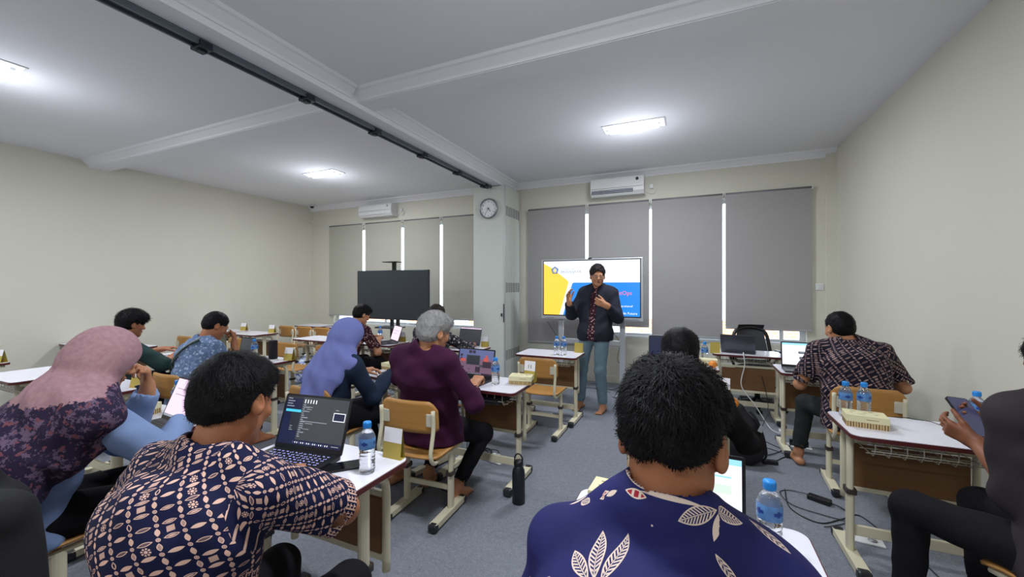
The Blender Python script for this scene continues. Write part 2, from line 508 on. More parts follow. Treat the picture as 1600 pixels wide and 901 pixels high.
def glassmat():
    m, nt, b = newmat('window_glass')
    b.inputs['Base Color'].default_value = (.95, 1, 1, 1); b.inputs['Roughness'].default_value = .0
    b.inputs['IOR'].default_value = 1.45; b.inputs['Transmission Weight'].default_value = 1
    return m
GLASS = glassmat()
def watermat():
    m, nt, b = newmat('bottled_water')
    nz = noise(nt, 40, 2)
    nt.links.new(mixc(nt, nz, (.9, .95, 1, 1), (1, 1, 1, 1)), b.inputs['Base Color'])
    b.inputs['Roughness'].default_value = .03; b.inputs['IOR'].default_value = 1.3; b.inputs['Transmission Weight'].default_value = .93
    bumpit(nt, b, noise(nt, 120, 1), .25, .003)
    return m
WATER = watermat()
def carpetmat():
    m, nt, b = newmat('grey_blue_carpet')
    a = noise(nt, 2.2, 4); f = noise(nt, 120, 3, rough=.8); f2 = noise(nt, 32, 4, rough=.85)
    c = mixc(nt, f, lin((40, 44, 54)), lin((188, 193, 204)))
    c = mixc(nt, (f2 - .35) * 1.6, c, lin((92, 96, 106))); c = mixc(nt, a * .35, c, lin((122, 126, 134)))
    nt.links.new(c, b.inputs['Base Color']); b.inputs['Roughness'].default_value = .95
    b.inputs['Specular IOR Level'].default_value = .15
    bumpit(nt, b, f, .6, .006)
    return m
CARPET = carpetmat()

# ------------------------------------------------------------------ the room
XL, XR, YB, YF, ZC = -7.45, 1.65, 6.2, -3.6, 3.16
T = .2
struct(MB().box(((XL + XR) / 2, (YB + YF) / 2, -.06), (XR - XL + 2 * T, YB - YF + 2 * T, .12)).obj('floor', CARPET))
struct(MB().box(((XL + XR) / 2, (YB + YF) / 2, ZC + .06), (XR - XL + 2 * T, YB - YF + 2 * T, .12)).obj('ceiling', CEIL))
struct(MB().box((XL - T / 2, (YB + YF) / 2, ZC / 2), (T, YB - YF + 2 * T, ZC)).obj('wall_left', WALL))
struct(MB().box((XR + T / 2, (YB + YF) / 2, ZC / 2), (T, YB - YF + 2 * T, ZC)).obj('wall_right', WALL))
struct(MB().box(((XL + XR) / 2, YF - T / 2, ZC / 2), (XR - XL, T, ZC)).obj('wall_front', WALL))
WZ0, WZ1 = .70, 2.66
wins = [(-6.80, -3.46), (-2.40, 1.36)]
b = MB(); yc = YB + T / 2
b.box(((XL + XR) / 2, yc, WZ0 / 2), (XR - XL, T, WZ0)); b.box(((XL + XR) / 2, yc, (ZC + WZ1) / 2), (XR - XL, T, ZC - WZ1))
for x0, x1 in ((XL, wins[0][0]), (wins[0][1], wins[1][0]), (wins[1][1], XR)):
    b.box(((x0 + x1) / 2, yc, (WZ0 + WZ1) / 2), (x1 - x0, T, WZ1 - WZ0))
struct(b.obj('wall_back', WALL))
# shallow pilaster at right end of the back wall
struct(MB().box((1.60, YB - .02, ZC / 2), (.10, .04, ZC)).obj('trim_1', WALL))
# cornices (stepped) along the back wall and the two ceiling beams
def cornice(name, p0, p1, side, z):
    """stepped moulding from p0 to p1; side = unit vector into the room"""
    p0, p1, side = Vector(p0), Vector(p1), Vector(side); d = (p1 - p0)
    m = MB(); prof = [(0, -.095), (.012, -.095), (.016, -.075), (.040, -.052), (.060, -.030), (.078, -.024), (.086, 0), (0, 0)]
    va = [m.bm.verts.new(p0 + side * a + Vector((0, 0, z + h))) for a, h in prof]
    vb = [m.bm.verts.new(p1 + side * a + Vector((0, 0, z + h))) for a, h in prof]
    n = len(prof)
    for i in range(n): m.bm.faces.new((va[i], va[(i + 1) % n], vb[(i + 1) % n], vb[i]))
    m.bm.faces.new(va[::-1]); m.bm.faces.new(vb)
    return struct(m.obj(name, CEIL))
BX0, BX1, BZ, CY0, CY1 = -2.93, -2.66, 3.02, 2.69, 2.88
BZC = 3.06
struct(MB().box(((BX0 + BX1) / 2, (YB + YF) / 2, (BZ + ZC) / 2), (BX1 - BX0, YB - YF, ZC - BZ)).obj('trim_2', CEIL))
struct(MB().box(((XL + BX0) / 2, (CY0 + CY1) / 2, (BZC + ZC) / 2), (BX0 - XL, CY1 - CY0, ZC - BZC)).obj('trim_3', CEIL))
struct(MB().box(((XR + BX1) / 2, (CY0 + CY1) / 2, (BZC + ZC) / 2), (XR - BX1, CY1 - CY0, ZC - BZC)).obj('trim_4', CEIL))
k = 5
for x0, x1 in ((XL, BX0), (BX1, XR)):
    cornice('trim_%d' % k, (x0, YB, 0), (x1, YB, 0), (0, -1, 0), ZC); k += 1
    cornice('trim_%d' % k, (x0, CY0, 0), (x1, CY0, 0), (0, -1, 0), ZC); k += 1
for y0, y1 in ((YF, CY0 - .09), (CY1, YB - .09)):
    cornice('trim_%d' % k, (BX1, y0, 0), (BX1, y1, 0), (1, 0, 0), ZC); k += 1
struct(MB().box((XR - .006, (YB + YF) / 2, .04), (.012, YB - YF, .08)).obj('baseboard_right', WALL))
struct(MB().box(((XL + XR) / 2, YB - .006, .05), (XR - XL, .012, .10)).obj('baseboard_back', WALL))

# windows: white frames with panes
def window(name, x0, x1, nm):
    m = MB(); y = YB + .11
    m.box(((x0 + x1) / 2, y, WZ0 + .03), (x1 - x0, .07, .06)); m.box(((x0 + x1) / 2, y, WZ1 - .03), (x1 - x0, .07, .06))
    xs = [x0 + .03] + list(nm) + [x1 - .03]
    for x in xs: m.box((x, y, (WZ0 + WZ1) / 2), (.06 if x in (xs[0], xs[-1]) else .045, .06, WZ1 - WZ0 - .12))
    o = struct(m.obj(name, WFRAME))
    for a, c in zip(xs, xs[1:]):
        MB().box(((a + c) / 2, y, (WZ0 + WZ1) / 2), (c - a - .05, .006, WZ1 - WZ0 - .13)).obj('pane', GLASS, o)
    MB().box(((x0 + x1) / 2, YB + .03, WZ0 + .012), (x1 - x0 - .004, .055, .024)).obj('window_sill', WFRAME, o)
window('window_1', -6.80, -3.46, [-6.35, -5.5, -4.6, -3.95])
window('window_2', -2.40, 1.36, [-1.75, -.95, -.08, .62, 1.1])

# outside: a brick building with pale pillars and a paved ground
def brickmat():
    m, nt, b_ = newmat('far_brick')
    t = nt.nodes.new('ShaderNodeTexCoord'); mp = nt.nodes.new('ShaderNodeMapping'); mp.inputs['Rotation'].default_value = (PI / 2, 0, 0)
    nt.links.new(t.outputs['Object'], mp.inputs[0])
    br = nt.nodes.new('ShaderNodeTexBrick'); br.inputs['Scale'].default_value = 3
    br.inputs['Color1'].default_value = lin((206, 140, 104)); br.inputs['Color2'].default_value = lin((226, 160, 120)); br.inputs['Mortar'].default_value = lin((226, 210, 196))
    nt.links.new(mp.outputs[0], br.inputs['Vector']); nt.links.new(br.outputs[0], b_.inputs['Base Color']); b_.inputs['Roughness'].default_value = .9
    return m
bl = thing('brick_building', 'orange brick building with pale pillars seen outside below the blinds', 'building', (-2, 12, -4))
MB().box((0, 1.0, 2.25), (26, .5, 4.5)).obj('wall', brickmat(), bl)
for i in range(9):
    MB().box((-11 + i * 2.7, .6, 2.25), (.55, .5, 4.5)).obj('pillar', TRIMW, bl)
for i in range(8):
    MB().box((-9.7 + i * 2.7, .74, 3.2), (1.1, .06, 1.3)).obj('window_frame', WFRAME, bl)
struct(MB().box((-2, 14, -4.1), (60, 15, .2)).obj('ground', P('pale_paving', (170, 168, 160), .9, var=.1, vs=2)))

# roller blinds
def blind(x0, x1, z0, mat, label, mo=0):
    xc = (x0 + x1) / 2; t = thing('roller_blind', label, 'blind', (xc, YB - .06, 2.70), 0, 'roller blinds over the ' + ('left' if mo else 'right') + ' window')
    w_ = x1 - x0
    MB().box((0, .012, -(2.70 - z0) / 2), (w_, .003, 2.70 - z0)).obj('blind_fabric', mat, t)
    MB().lathe([(0, -w_ / 2), (.02, -w_ / 2), (.02, w_ / 2), (0, w_ / 2)], M=Matrix.Translation((0, .028, .0)) @ Matrix.Rotation(PI / 2, 4, 'Y'), n=14).obj('roller_tube', P('roller_tube_grey', (128, 128, 130), .5), t)
    MB().box((0, .01, z0 - 2.70 - .008), (w_, .014, .024), bev=.003).obj('bottom_bar', ALU, t)
    for sx in (-1, 1): MB().box((sx * (w_ / 2 + .006), .03, .0), (.01, .055, .05)).obj('bracket', WHITEP, t)
    return t
blind(-6.88, -5.97, .88, BLIND2, 'warm grey roller blind nearest the far left corner, partly behind the empty black screen')
blind(-5.90, -5.01, .88, BLIND2, 'warm grey roller blind behind the left side of the empty black screen', 1)
blind(-4.95, -4.14, .88, BLIND2, 'warm grey roller blind behind the right side of the empty black screen', 1)
blind(-4.08, -3.42, .88, BLIND2, 'narrow warm grey roller blind just left of the column with the clock', 1)
blind(-2.43, -1.475, .57, BLIND, 'grey roller blind right of the column, pulled down lowest, behind the slide display')
blind(-1.43, -.54, .88, BLIND, 'grey roller blind behind the right side of the slide display')
blind(-.505, .405, .76, BLIND, 'grey roller blind under no display, between the slide display and the widest blind')
blind(.44, 1.40, .905, BLIND, 'wide grey roller blind at the right end of the window wall')

# folded partition wall parked against the column, with its ceiling track
pt = thing('folding_partition', 'pale folding partition stacked against the window wall carrying the clock', 'partition', (-2.86, 5.60, 0))
PPAN = P('partition_panel_paint', (208, 212, 204), .5, var=.03, vs=3)
SLOT = P('dark_slot', (70, 72, 70), .5)
pm = None
for i in range(6):
    y = .045 + i * .092
    o = MB().box((0, y, BZ / 2 + .005), (.56, .086, BZ - .03), bev=.003).obj('panel', PPAN, pt)
    for z in (2.62, 1.44, .40):
        for dy in (-.02, .02):
            MB().box((.2805, y + dy, z), (.004, .014, .15)).obj('slot', SLOT, o)
MB().box((.272, -.004, 1.52), (.012, .012, 2.95)).obj('edge_strip', ALU, pt)
MB().box((.215, -.004, 1.02), (.018, .012, .05)).obj('lock', BLACKP, pt)
MB().box((.255, -.004, 1.05), (.016, .012, .28)).obj('pull_bar', DARKG, pt)
MB().box((0, -.001, 2.66), (.555, .003, .006)).obj('panel_joint', PPAN, pt)
tr = thing('ceiling_track', 'long grey partition track with dark clamps under the ceiling beam', 'track', (-2.86, 1.1, BZ))
MB().box((0, 0, -.012), (.085, 9.3, .022)).box((-.034, 0, -.032), (.014, 9.3, .02)).box((.034, 0, -.032), (.014, 9.3, .02)).obj('rail', TRACK, tr)
for i in range(12):
    y = -4.39 + i * .775 + .02 - 0.0
    yy = 1.56 + (i - 6) * .775 - 1.1
    MB().box((0, yy, -.035), (.11, .075, .045), bev=.004).box((0, yy, -.062), (.03, .05, .014)).obj('clamp', TRACKD, tr)

# wall clock
ck = thing('wall_clock', 'round silver rimmed wall clock on the pale partition panel', 'clock', (-2.865, 5.60, 2.665))
R_ = Matrix.Rotation(PI / 2, 4, 'X')
MB().lathe([(0, 0), (.15, 0), (.158, .012), (.158, .03), (.148, .042), (.136, .036), (.134, .02)], M=R_, n=48).obj('rim', METAL, ck)
MB().lathe([(0, .0195), (.136, .0195)], M=R_, n=48).obj('dial', PAPER, ck)
for i in range(1, 13):
    a = PI / 2 - i * PI / 6
    text_obj('numeral', str(i), .032, TXT, ck, (.108 * math.cos(a), -.0205, .108 * math.sin(a) - .011), (PI / 2, 0, 0), 'CENTER')
def hand(L, w_, ang, y):
    a = PI / 2 - math.radians(ang); d = Vector((math.cos(a), 0, math.sin(a))); n_ = Vector((-d.z, 0, d.x)) * w_
    pts = [(-d * .02 + n_), (-d * .02 - n_), (d * L - n_ * .5), (d * L + n_ * .5)]
    MB().quad([(p.x, y, p.z) for p in pts]).obj('clock_hand', TXT, ck)
hand(.062, .005, 141, -.0225); hand(.098, .0035, 213, -.0235)
hand(.05, .002, 268, -.0245)
# air conditioners
def aircon(x0, x1, z0, z1, label, openf):
    xc = (x0 + x1) / 2; w_ = x1 - x0; h_ = z1 - z0
    t = thing('air_conditioner', label, 'air conditioner', (xc, YB, z0), 0)
    prof = [(0, .0), (-.16, .0), (-.205, .05), (-.215, .12), (-.20, h_ - .02), (-.18, h_), (0, h_)]
    M = Matrix(((0, 0, 1, 0), (1, 0, 0, 0), (0, 1, 0, 0), (0, 0, 0, 1)))
    MB().prism(prof, -w_ / 2, w_ / 2, M=M).obj('casing', WHITEP, t)
    MB().box((-.06 * w_ - .02, -.206, .065), (w_ * .78, .012, .06), rot=Matrix.Rotation(-.15, 3, 'X')).obj('outlet', P('aircon_outlet', (58, 66, 92), .5) if openf else WHITEP, t)
    for i in range(3):
        MB().box((-.06 * w_ - .02, -.215, .045 + i * .022), (w_ * .76, .004, .005)).obj('louver', WHITEP, t)
    MB().box((0, -.217, .105), (w_ * .98, .004, .003)).obj('panel_seam', DARKG, t)
    MB().lathe([(0, 0), (.022, 0), (.022, .003), (0, .003)], M=Matrix.Translation((w_ * .42 - .03, -.206, h_ * .78)) @ R_, n=20).obj('badge', DARKG if openf else ALU, t)
    MB().tube([(w_ / 2, -.02, .06), (w_ / 2 + .05, -.015, .03), (w_ / 2 + .12, -.012, .02), (w_ / 2 + .14, -.012, .08), (w_ / 2 + .09, -.012, .12)], .006, n=6, sub=4).obj('cable', WHITEP, t)
    MB().box((w_ / 2 + .09, -.02, .12), (.05, .03, .06), bev=.004).obj('socket_box', WHITEP, t)
aircon(-1.36, -.60, 2.79, 3.06, 'white wall air conditioner with open outlet above the right window', True)
aircon(-5.92, -5.12, 2.80, 3.03, 'white wall air conditioner with closed flap above the left window', False)

# recessed ceiling lamps
LAMPE = EM('lamp_tube_light', (255, 255, 255), 7.0)
def ceiling_lamp(x, y, label):
    t = thing('ceiling_lamp', label, 'ceiling lamp', (x, y, ZC), 0, 'recessed ceiling lamps')
    m = MB(); W_, D_ = .64, .24
    for cx, cy, sx, sy in ((0, D_ / 2 - .008, W_, .016), (0, -D_ / 2 + .008, W_, .016), (W_ / 2 - .008, 0, .016, D_ - .032), (-W_ / 2 + .008, 0, .016, D_ - .032)):
        m.box((cx, cy, -.004), (sx, sy, .008))
    m.obj('frame', WHITEP, t)
    MB().box((0, 0, -.005), (W_ - .034, D_ - .034, .006)).obj('reflector', EM('lamp_reflector', (235, 240, 255), 3.0), t)
    for sy in (-1, 1):
        MB().lathe([(0, -.25), (.014, -.25), (.014, .25), (0, .25)], M=Matrix.Translation((0, sy * .05, -.024)) @ Matrix.Rotation(PI / 2, 4, 'Y'), n=12).obj('tube', LAMPE, t)
        for sx in (-1, 1): MB().box((sx * .265, sy * .05, -.02), (.028, .03, .03)).obj('lamp_holder', WHITEP, t)
    l = bpy.data.lights.new('lamp_light', 'AREA'); l.shape = 'RECTANGLE'; l.size = .56; l.size_y = .18; l.energy = LAMP_W; l.color = (.90, .95, 1.0)
    l.spread = PI
    lo_ = bpy.data.objects.new('lamp_light', l); col.objects.link(lo_); lo_.parent = t; lo_.location = (0, 0, -.045)
    l = bpy.data.lights.new('ceiling_fill', 'POINT'); l.shadow_soft_size = .10; l.energy = FILL_W; l.color = (.86, .91, 1.0)  # added fill light without a fixture, hung under the lamp to lift the ceiling
    lo_ = bpy.data.objects.new('ceiling_fill', l); col.objects.link(lo_); lo_.parent = t; lo_.location = (0, 0, -.42)
ceiling_lamp(-.55, 4.44, 'bright ceiling lamp with two tubes in front of the right air conditioner')
ceiling_lamp(-5.05, 4.41, 'bright ceiling lamp in front of the left air conditioner')
ceiling_lamp(-5.05, 1.24, 'bright ceiling lamp cut off by the left edge of the picture')
ceiling_lamp(-.55, 1.24, 'ceiling lamp overhead, out of view near the camera')
ceiling_lamp(-.55, -1.9, 'ceiling lamp out of view behind the camera, right side')
ceiling_lamp(-5.05, -1.9, 'ceiling lamp out of view behind the camera, left side')

# dome camera and its wire
cc = thing('security_camera', 'small dark dome camera under the ceiling in the far left corner', 'camera', (-7.2, 6.0, ZC))
MB().lathe([(0, 0), (.05, 0), (.05, -.03), (.045, -.035), (0, -.035)], n=20).obj('base', WHITEP, cc)
MB().lathe([(.04, -.035), (.034, -.06), (.018, -.073), (0, -.076)], n=20).obj('dome', BLACKP, cc)
tag(MB().tube([(-7.42, 6.0, 2.85), (-7.2, 6.17, 2.80), (-7.0, 6.18, 2.72), (-6.92, 6.18, 2.6)], .006, n=6, sub=5).obj('wall_cable', WHITEP), 'thin cable drooping across the far left corner to the blind', 'cable')
for z, x in ((1.02, 1.52),):
    sw = thing('wall_switch', 'small cream switch on the back wall right of the widest blind', 'switch', (1.49, YB, 1.45))
    MB().box((0, -.006, 0), (.08, .012, .08), bev=.003).obj('plate', WHITEP, sw); MB().box((0, -.014, 0), (.03, .006, .04)).obj('rocker', WHITEP, sw)

# ------------------------------------------------------------------ school desks
def ellpts(rx, ry, n=14): return [(rx * math.cos(2 * PI * i / n), ry * math.sin(2 * PI * i / n)) for i in range(n)]
DH = .72
def make_desk():
    t = thing('school_desk', '', 'desk')
    W_, D_ = .68, .44
    MB().prism(rrect(W_, D_, .045), DH - .022, DH - .0025).obj('edge_band', MAROON, t)
    MB().prism(rrect(W_ - .008, D_ - .008, .042), DH - .003, DH).obj('table_top', LAMW, t)
    for s in (-1, 1):
        x = s * .285
        m = MB(); m.prism(ellpts(.015, .028), .05, DH - .022, M=Matrix.Translation((x, 0.0, 0)))
        m.prism(ellpts(.018, .032), .05, .37, M=Matrix.Translation((x, 0.0, 0)))
        m.box((x, .02, DH - .035), (.03, .34, .022), bev=.004)
        m.prism(rrect(.055, .42, .02), .018, .052, M=Matrix.Translation((x, 0.0, 0)))
        lg = m.obj('leg', CREAMST, t)
        MB().prism(rrect(.046, .074, .012), .352, .376, M=Matrix.Translation((x, 0, 0))).obj('height_bracket', BRACK, lg)
        for q in (-1, 1):
            MB().box((x, q * .196, .03), (.06, .05, .05), bev=.012).lathe([(0, 0), (.012, 0), (.012, .012), (0, .012)], c=(x, q * .20, 0), n=10).obj('foot_cap', CAPM, lg)
        MB().tube([(x - s * .012, .02, DH - .03), (x - s * .012, .08, DH - .045), (x - s * .012, .125, DH - .07), (x - s * .012, .14, DH - .13), (x - s * .012, .14, .45), (x - s * .012, .14, .27)], .017, n=8, sub=3).obj('panel_bracket', CREAMST, t)
    MB().box((0, 0.0, .155), (.55, .018, .055), bev=.004).obj('stretcher', CREAMST, t)
    MB().box((0, .14, .452), (.50, .014, .235), bev=.003).obj('modesty_panel', PANEL, t)
    MB().box((0, .14, .322), (.53, .02, .024), bev=.003).box((0, .14, .588), (.53, .02, .022), bev=.003).obj('panel_rail', CREAMST, t)
    m = MB()
    for i in range(9):
        x = -.24 + i * .06
        m.tube([(x, -.19, DH - .03), (x, -.188, DH - .075), (x, -.165, DH - .105), (x, .0, DH - .11), (x, .09, DH - .11), (x, .115, DH - .08), (x, .12, DH - .03)], .0025, n=4)
    for y, z in ((-.188, DH - .075), (-.12, DH - .108), (-.04, DH - .111), (.04, DH - .111), (.118, DH - .075)):
        m.tube([(-.255, y, z), (.255, y, z)], .003, n=4)
    m.obj('wire_basket', WIRE, t)
    return t

def make_chair():
    t = thing('school_chair', '', 'chair')
    SH = .44
    def seat(u, v):
        x = (u - .5) * .39; y = (v - .5) * .38
        e = max(0, abs(u - .5) * 2 - .88) / .12; f = max(0, abs(v - .5) * 2 - .88) / .12
        x *= 1 - .06 * f * f; y *= 1 - .06 * e * e
        return Vector((x, y, SH - .006 + .012 * (abs(x) / .19) ** 2 - (.018 * max(0, v - .85) / .15)))
    m = MB(); m.grid(seat, 12, 10); me = m.mesh('seat', PLY); o = link('seat', me, t)
    md = o.modifiers.new('s', 'SOLIDIFY'); md.thickness = .012; md.offset = -1
    def back(u, v):
        x = (u - .5) * .40; z = .585 + v * .19; a = abs(u - .5) * 2
        if v > .5: z -= .055 * max(0, a - .70) ** 2 / .09 * (v - .5) * 2
        else: z += .025 * max(0, a - .75) ** 2 / .0625 * (1 - 2 * v)
        y = -.205 - .012 * (v) + .035 * a * a
        return Vector((x, y, z - .02 * (1 - a * a) * (1 - v) * 0))
    m = MB(); m.grid(back, 16, 8); o = link('backrest', m.mesh('backrest', PLY), t)
    md = o.modifiers.new('s', 'SOLIDIFY'); md.thickness = .011; md.offset = 0
    for s in (-1, 1):
        x = s * .165
        m = MB(); m.prism(ellpts(.015, .026), .05, SH - .03, M=Matrix.Translation((x, .03, 0)))
        m.prism(ellpts(.018, .030), .05, .27, M=Matrix.Translation((x, .03, 0)))
        m.prism(rrect(.052, .38, .018), .018, .05, M=Matrix.Translation((x, .0, 0)))
        lg = m.obj('leg', CREAMST, t)
        MB().prism(rrect(.044, .07, .012), .255, .278, M=Matrix.Translation((x, .03, 0))).obj('height_bracket', BRACK, lg)
        for q in (-1, 1):
            MB().box((x, q * .178, .028), (.057, .046, .046), bev=.012).lathe([(0, 0), (.012, 0), (.012, .012), (0, .012)], c=(x, q * .18, 0), n=10).obj('foot_cap', CAPM, lg)
        xo = s * .183
        MB().tube([(x, .16, SH - .034), (x, .03, SH - .034), (x + s * .004, -.12, SH - .036), (xo, -.205, SH - .02), (xo, -.235, SH + .03), (xo, -.222, SH + .10), (xo, -.205, SH + .18), (xo, -.21, .725)], .0125, n=8, sub=3).obj('back_support', CREAMST, t)
        MB().box((s * .158, -.195, .665), (.055, .022, .075), bev=.004).obj('back_plate', WIRE, t)
    MB().box((0, .03, .17), (.31, .016, .032), bev=.003).obj('stretcher', CREAMST, t)
    MB().box((0, .03, SH - .036), (.33, .03, .016)).obj('seat_support', CREAMST, t)
    return t

desk0 = make_desk(); chair0 = make_chair()
GD = 'white topped school desks'
desks = [
 (-1.41, 4.25, 0, 'white topped desk with two water bottles beside the standing presenter'),
 (-1.44, 2.74, 0, 'white topped desk of the grey haired man, number 11 card on it'),
 (-1.43, 1.185, 0, 'nearest white topped desk on the left, holding the open laptop, bottle and phone'),
 (1.07, 2.71, 0, 'white topped desk against the right wall with two bottles and a snack carton'),
 (1.05, 4.28, 0, 'white topped desk of the right hand batik man, carrying a laptop with a white screen'),
 (.57, 5.15, PI, 'white topped desk facing the room in front of the black office chair'),
 (-.10, 4.17, 0, 'white topped desk with a carton and fruit, seen past the black haired man'),
 (-.08, 2.76, 0, 'white topped desk with the number 10 card, mostly hidden behind the nearest head'),
 (-.02, 1.235, 0, 'nearest white topped desk in front of the man in the leaf patterned shirt'),
 (-2.72, 1.20, 0, 'white topped desk of the woman in the mauve headscarf'),
 (-3.96, 1.47, 0, 'white topped desk with a yellow card, between the mauve headscarf and the bottle'),
 (-5.06, 1.48, 0, 'white topped desk at the left edge, left of the mauve headscarf'),
 (-6.36, 1.40, 0, 'desk whose corner with a yellow card shows at the far left edge'),
 (-4.95, 2.56, 0, 'white topped desk of the man in the dark green shirt'),
 (-6.39, 2.60, 0, 'white topped desk behind the man in the dark green shirt, its right end showing'),
 (-7.09, 2.60, 0, 'white topped desk against the left wall above the mauve headscarf'),
 (-3.98, 2.65, 0, 'white topped desk with the black cylindrical speaker on it'),
 (-2.17, 2.73, -.20, 'white topped desk of the woman in the blue headscarf'),
 (-3.76, 4.17, 0, 'white topped desk of the young man typing below the black screen'),
 (-2.56, 4.20, 0, 'white topped desk with an open dark laptop left of the column'),
 (-6.35, 4.19, 0, 'empty white topped desk with a yellow card, left part of the back row'),
 (-7.08, 4.25, 0, 'white topped desk in the corner by the left wall, behind the light blue batik man'),
 (-4.80, 4.16, 0, 'empty white topped desk behind the blue headscarf, left of the black screen'),
 (-6.55, 5.55, 0, 'white topped desk in the last row behind the leftmost of three empty chairs'),
 (-5.75, 5.55, 0, 'white topped desk in the last row behind the rightmost of three empty chairs'),
]
for i, (x, y, r, lb) in enumerate(desks):
    if i == 0:
        desk0.location = (x, y, 0); desk0.rotation_euler = (0, 0, r); desk0['label'] = lb; desk0['group'] = GD
    else: dup(desk0, (x, y, 0), r, lb, GD)
GC = 'plywood school chairs'
chairs = [
 (-1.96, .22, PI, 'plywood chair with a black jacket over its back, bottom left corner'),
 (-1.33, 3.80, 0, 'empty plywood chair in front of the desk beside the standing presenter'),
 (-1.56, 2.16, .05, 'plywood chair the grey haired man in the purple shirt sits on'),
 (-2.36, 2.13, 0, 'plywood chair of the woman in the blue headscarf'),
 (-2.44, .70, 0, 'plywood chair the woman in the mauve headscarf sits on'),
 (-3.86, .92, 0, 'empty plywood chair whose seat shows at the left edge below the desks'),
 (-3.74, 1.98, 0, 'plywood chair of the man in the light blue batik shirt, behind the bottle'),
 (-6.35, 3.45, 0, 'empty plywood chair by the left wall beyond the man in dark green'),
 (-5.50, 3.62, 0, 'empty plywood chair in front of the empty back row desk with the yellow card'),
 (-4.52, 3.58, 0, 'empty plywood chair right of the black cylindrical speaker'),
 (-6.42, 5.02, 0, 'leftmost of the three empty plywood chairs in the last row'),
 (-6.02, 5.05, 0, 'middle of the three empty plywood chairs in the last row'),
 (-5.60, 5.05, 0, 'rightmost of the three empty plywood chairs in the last row'),
 (1.10, 3.62, -.06, 'plywood chair the right hand batik man sits on'),
 (1.24, 2.02, .50, 'plywood chair at the right edge under the man with the phone'),
 (-3.82, 3.58, 0, 'plywood chair of the young man typing below the black screen'),
 (-2.58, 3.60, 0, 'plywood chair of the man in black and white batik'),
 (-5.05, 1.98, 0, 'plywood chair of the man in the dark green shirt'),
 (-.06, 2.08, 0, 'plywood chair of the black haired man in black'),
 (-1.17, .46, 0, 'plywood chair of the near man in the diamond batik shirt'),
]
for i, (x, y, r, lb) in enumerate(chairs):
    if i == 0:
        chair0.location = (x, y, 0); chair0.rotation_euler = (0, 0, r); chair0['label'] = lb; chair0['group'] = GC
    else: dup(chair0, (x, y, 0), r, lb, GC)

# ------------------------------------------------------------------ water bottles
def make_bottle():
    t = thing('water_bottle', '', 'bottle')
    prof = [(0, .002), (.022, .0), (.029, .006), (.0305, .016)]
    for i in range(5):
        z = .022 + i * .014; prof += [(.0305, z), (.0285, z + .005), (.0305, z + .010)]
    prof += [(.031, .098), (.031, .135), (.030, .142), (.024, .158), (.0145, .170), (.013, .176), (.013, .184), (0, .184)]
    MB().lathe(prof, n=24).obj('bottle_body', WATER, t)
    b = MB(); b.lathe([(.0315, .098), (.0318, .099), (.0318, .138), (.0312, .139)], n=24)
    for a in range(0, 24, 6):
        for q in range(3):
            a0 = 2 * PI * (a + q) / 24; a1 = 2 * PI * (a + q + 1) / 24; r = .0321
            z0, z1 = (.112, .128) if q == 1 else (.115, .124)
            b.quad([(r * math.cos(a0), r * math.sin(a0), z0), (r * math.cos(a1), r * math.sin(a1), z0), (r * math.cos(a1), r * math.sin(a1), z1), (r * math.cos(a0), r * math.sin(a0), z1)], 1)
    b.obj('label', [LABELB, LABELD], t)
    cp = [(0, .175), (.0155, .175), (.0158, .177), (.0158, .195), (.014, .199), (0, .1995)]
    m = MB(); m.lathe(cp, n=24)
    for i in range(24):
        a = 2 * PI * (i + .5) / 24; m.box((.0157 * math.cos(a), .0157 * math.sin(a), .186), (.0012, .0012, .014), rot=Matrix.Rotation(a, 3, 'Z'))
    m.obj('cap', BLUECAP, t)
    return t
bot0 = make_bottle(); GB = 'small water bottles with blue caps'
bots = [
 (-1.165, 1.225, DH, 'water bottle beside the phone on the nearest left desk'),
 (-1.335, 2.72, DH, 'water bottle right of the laptop of the grey haired man'),
 (-1.31, 4.16, DH, 'left of the two water bottles on the desk by the presenter'),
 (-1.235, 4.17, DH, 'right of the two water bottles on the desk by the presenter'),
 (.80, 2.83, DH, 'left of the two water bottles behind the snack box on the right wall desk'),
 (.885, 2.84, DH, 'right of the two water bottles behind the snack box on the right wall desk'),
 (1.335, 2.83, DH, 'water bottle behind the phone held at the right edge'),
 (.20, 1.30, DH, 'water bottle right of the tablet screen on the nearest right desk'),
 (-2.67, 1.335, DH, 'water bottle beside the carton of the woman in the mauve headscarf'),
 (-4.06, 2.70, DH, 'water bottle left of the black cylindrical speaker'),
 (-2.02, 2.90, DH, 'water bottle of which the blue cap shows above the purple shirt'),
 (-3.86, 4.30, DH, 'water bottle left of the laptop below the black screen'),
 (.13, 4.32, DH, 'water bottle behind the carton with the orange fruit'),
]
for i, (x, y, z, lb) in enumerate(bots):
    if i == 0: bot0.location = (x, y, z); bot0['label'] = lb; bot0['group'] = GB
    else: dup(bot0, (x, y, z), i * .7, lb, GB)

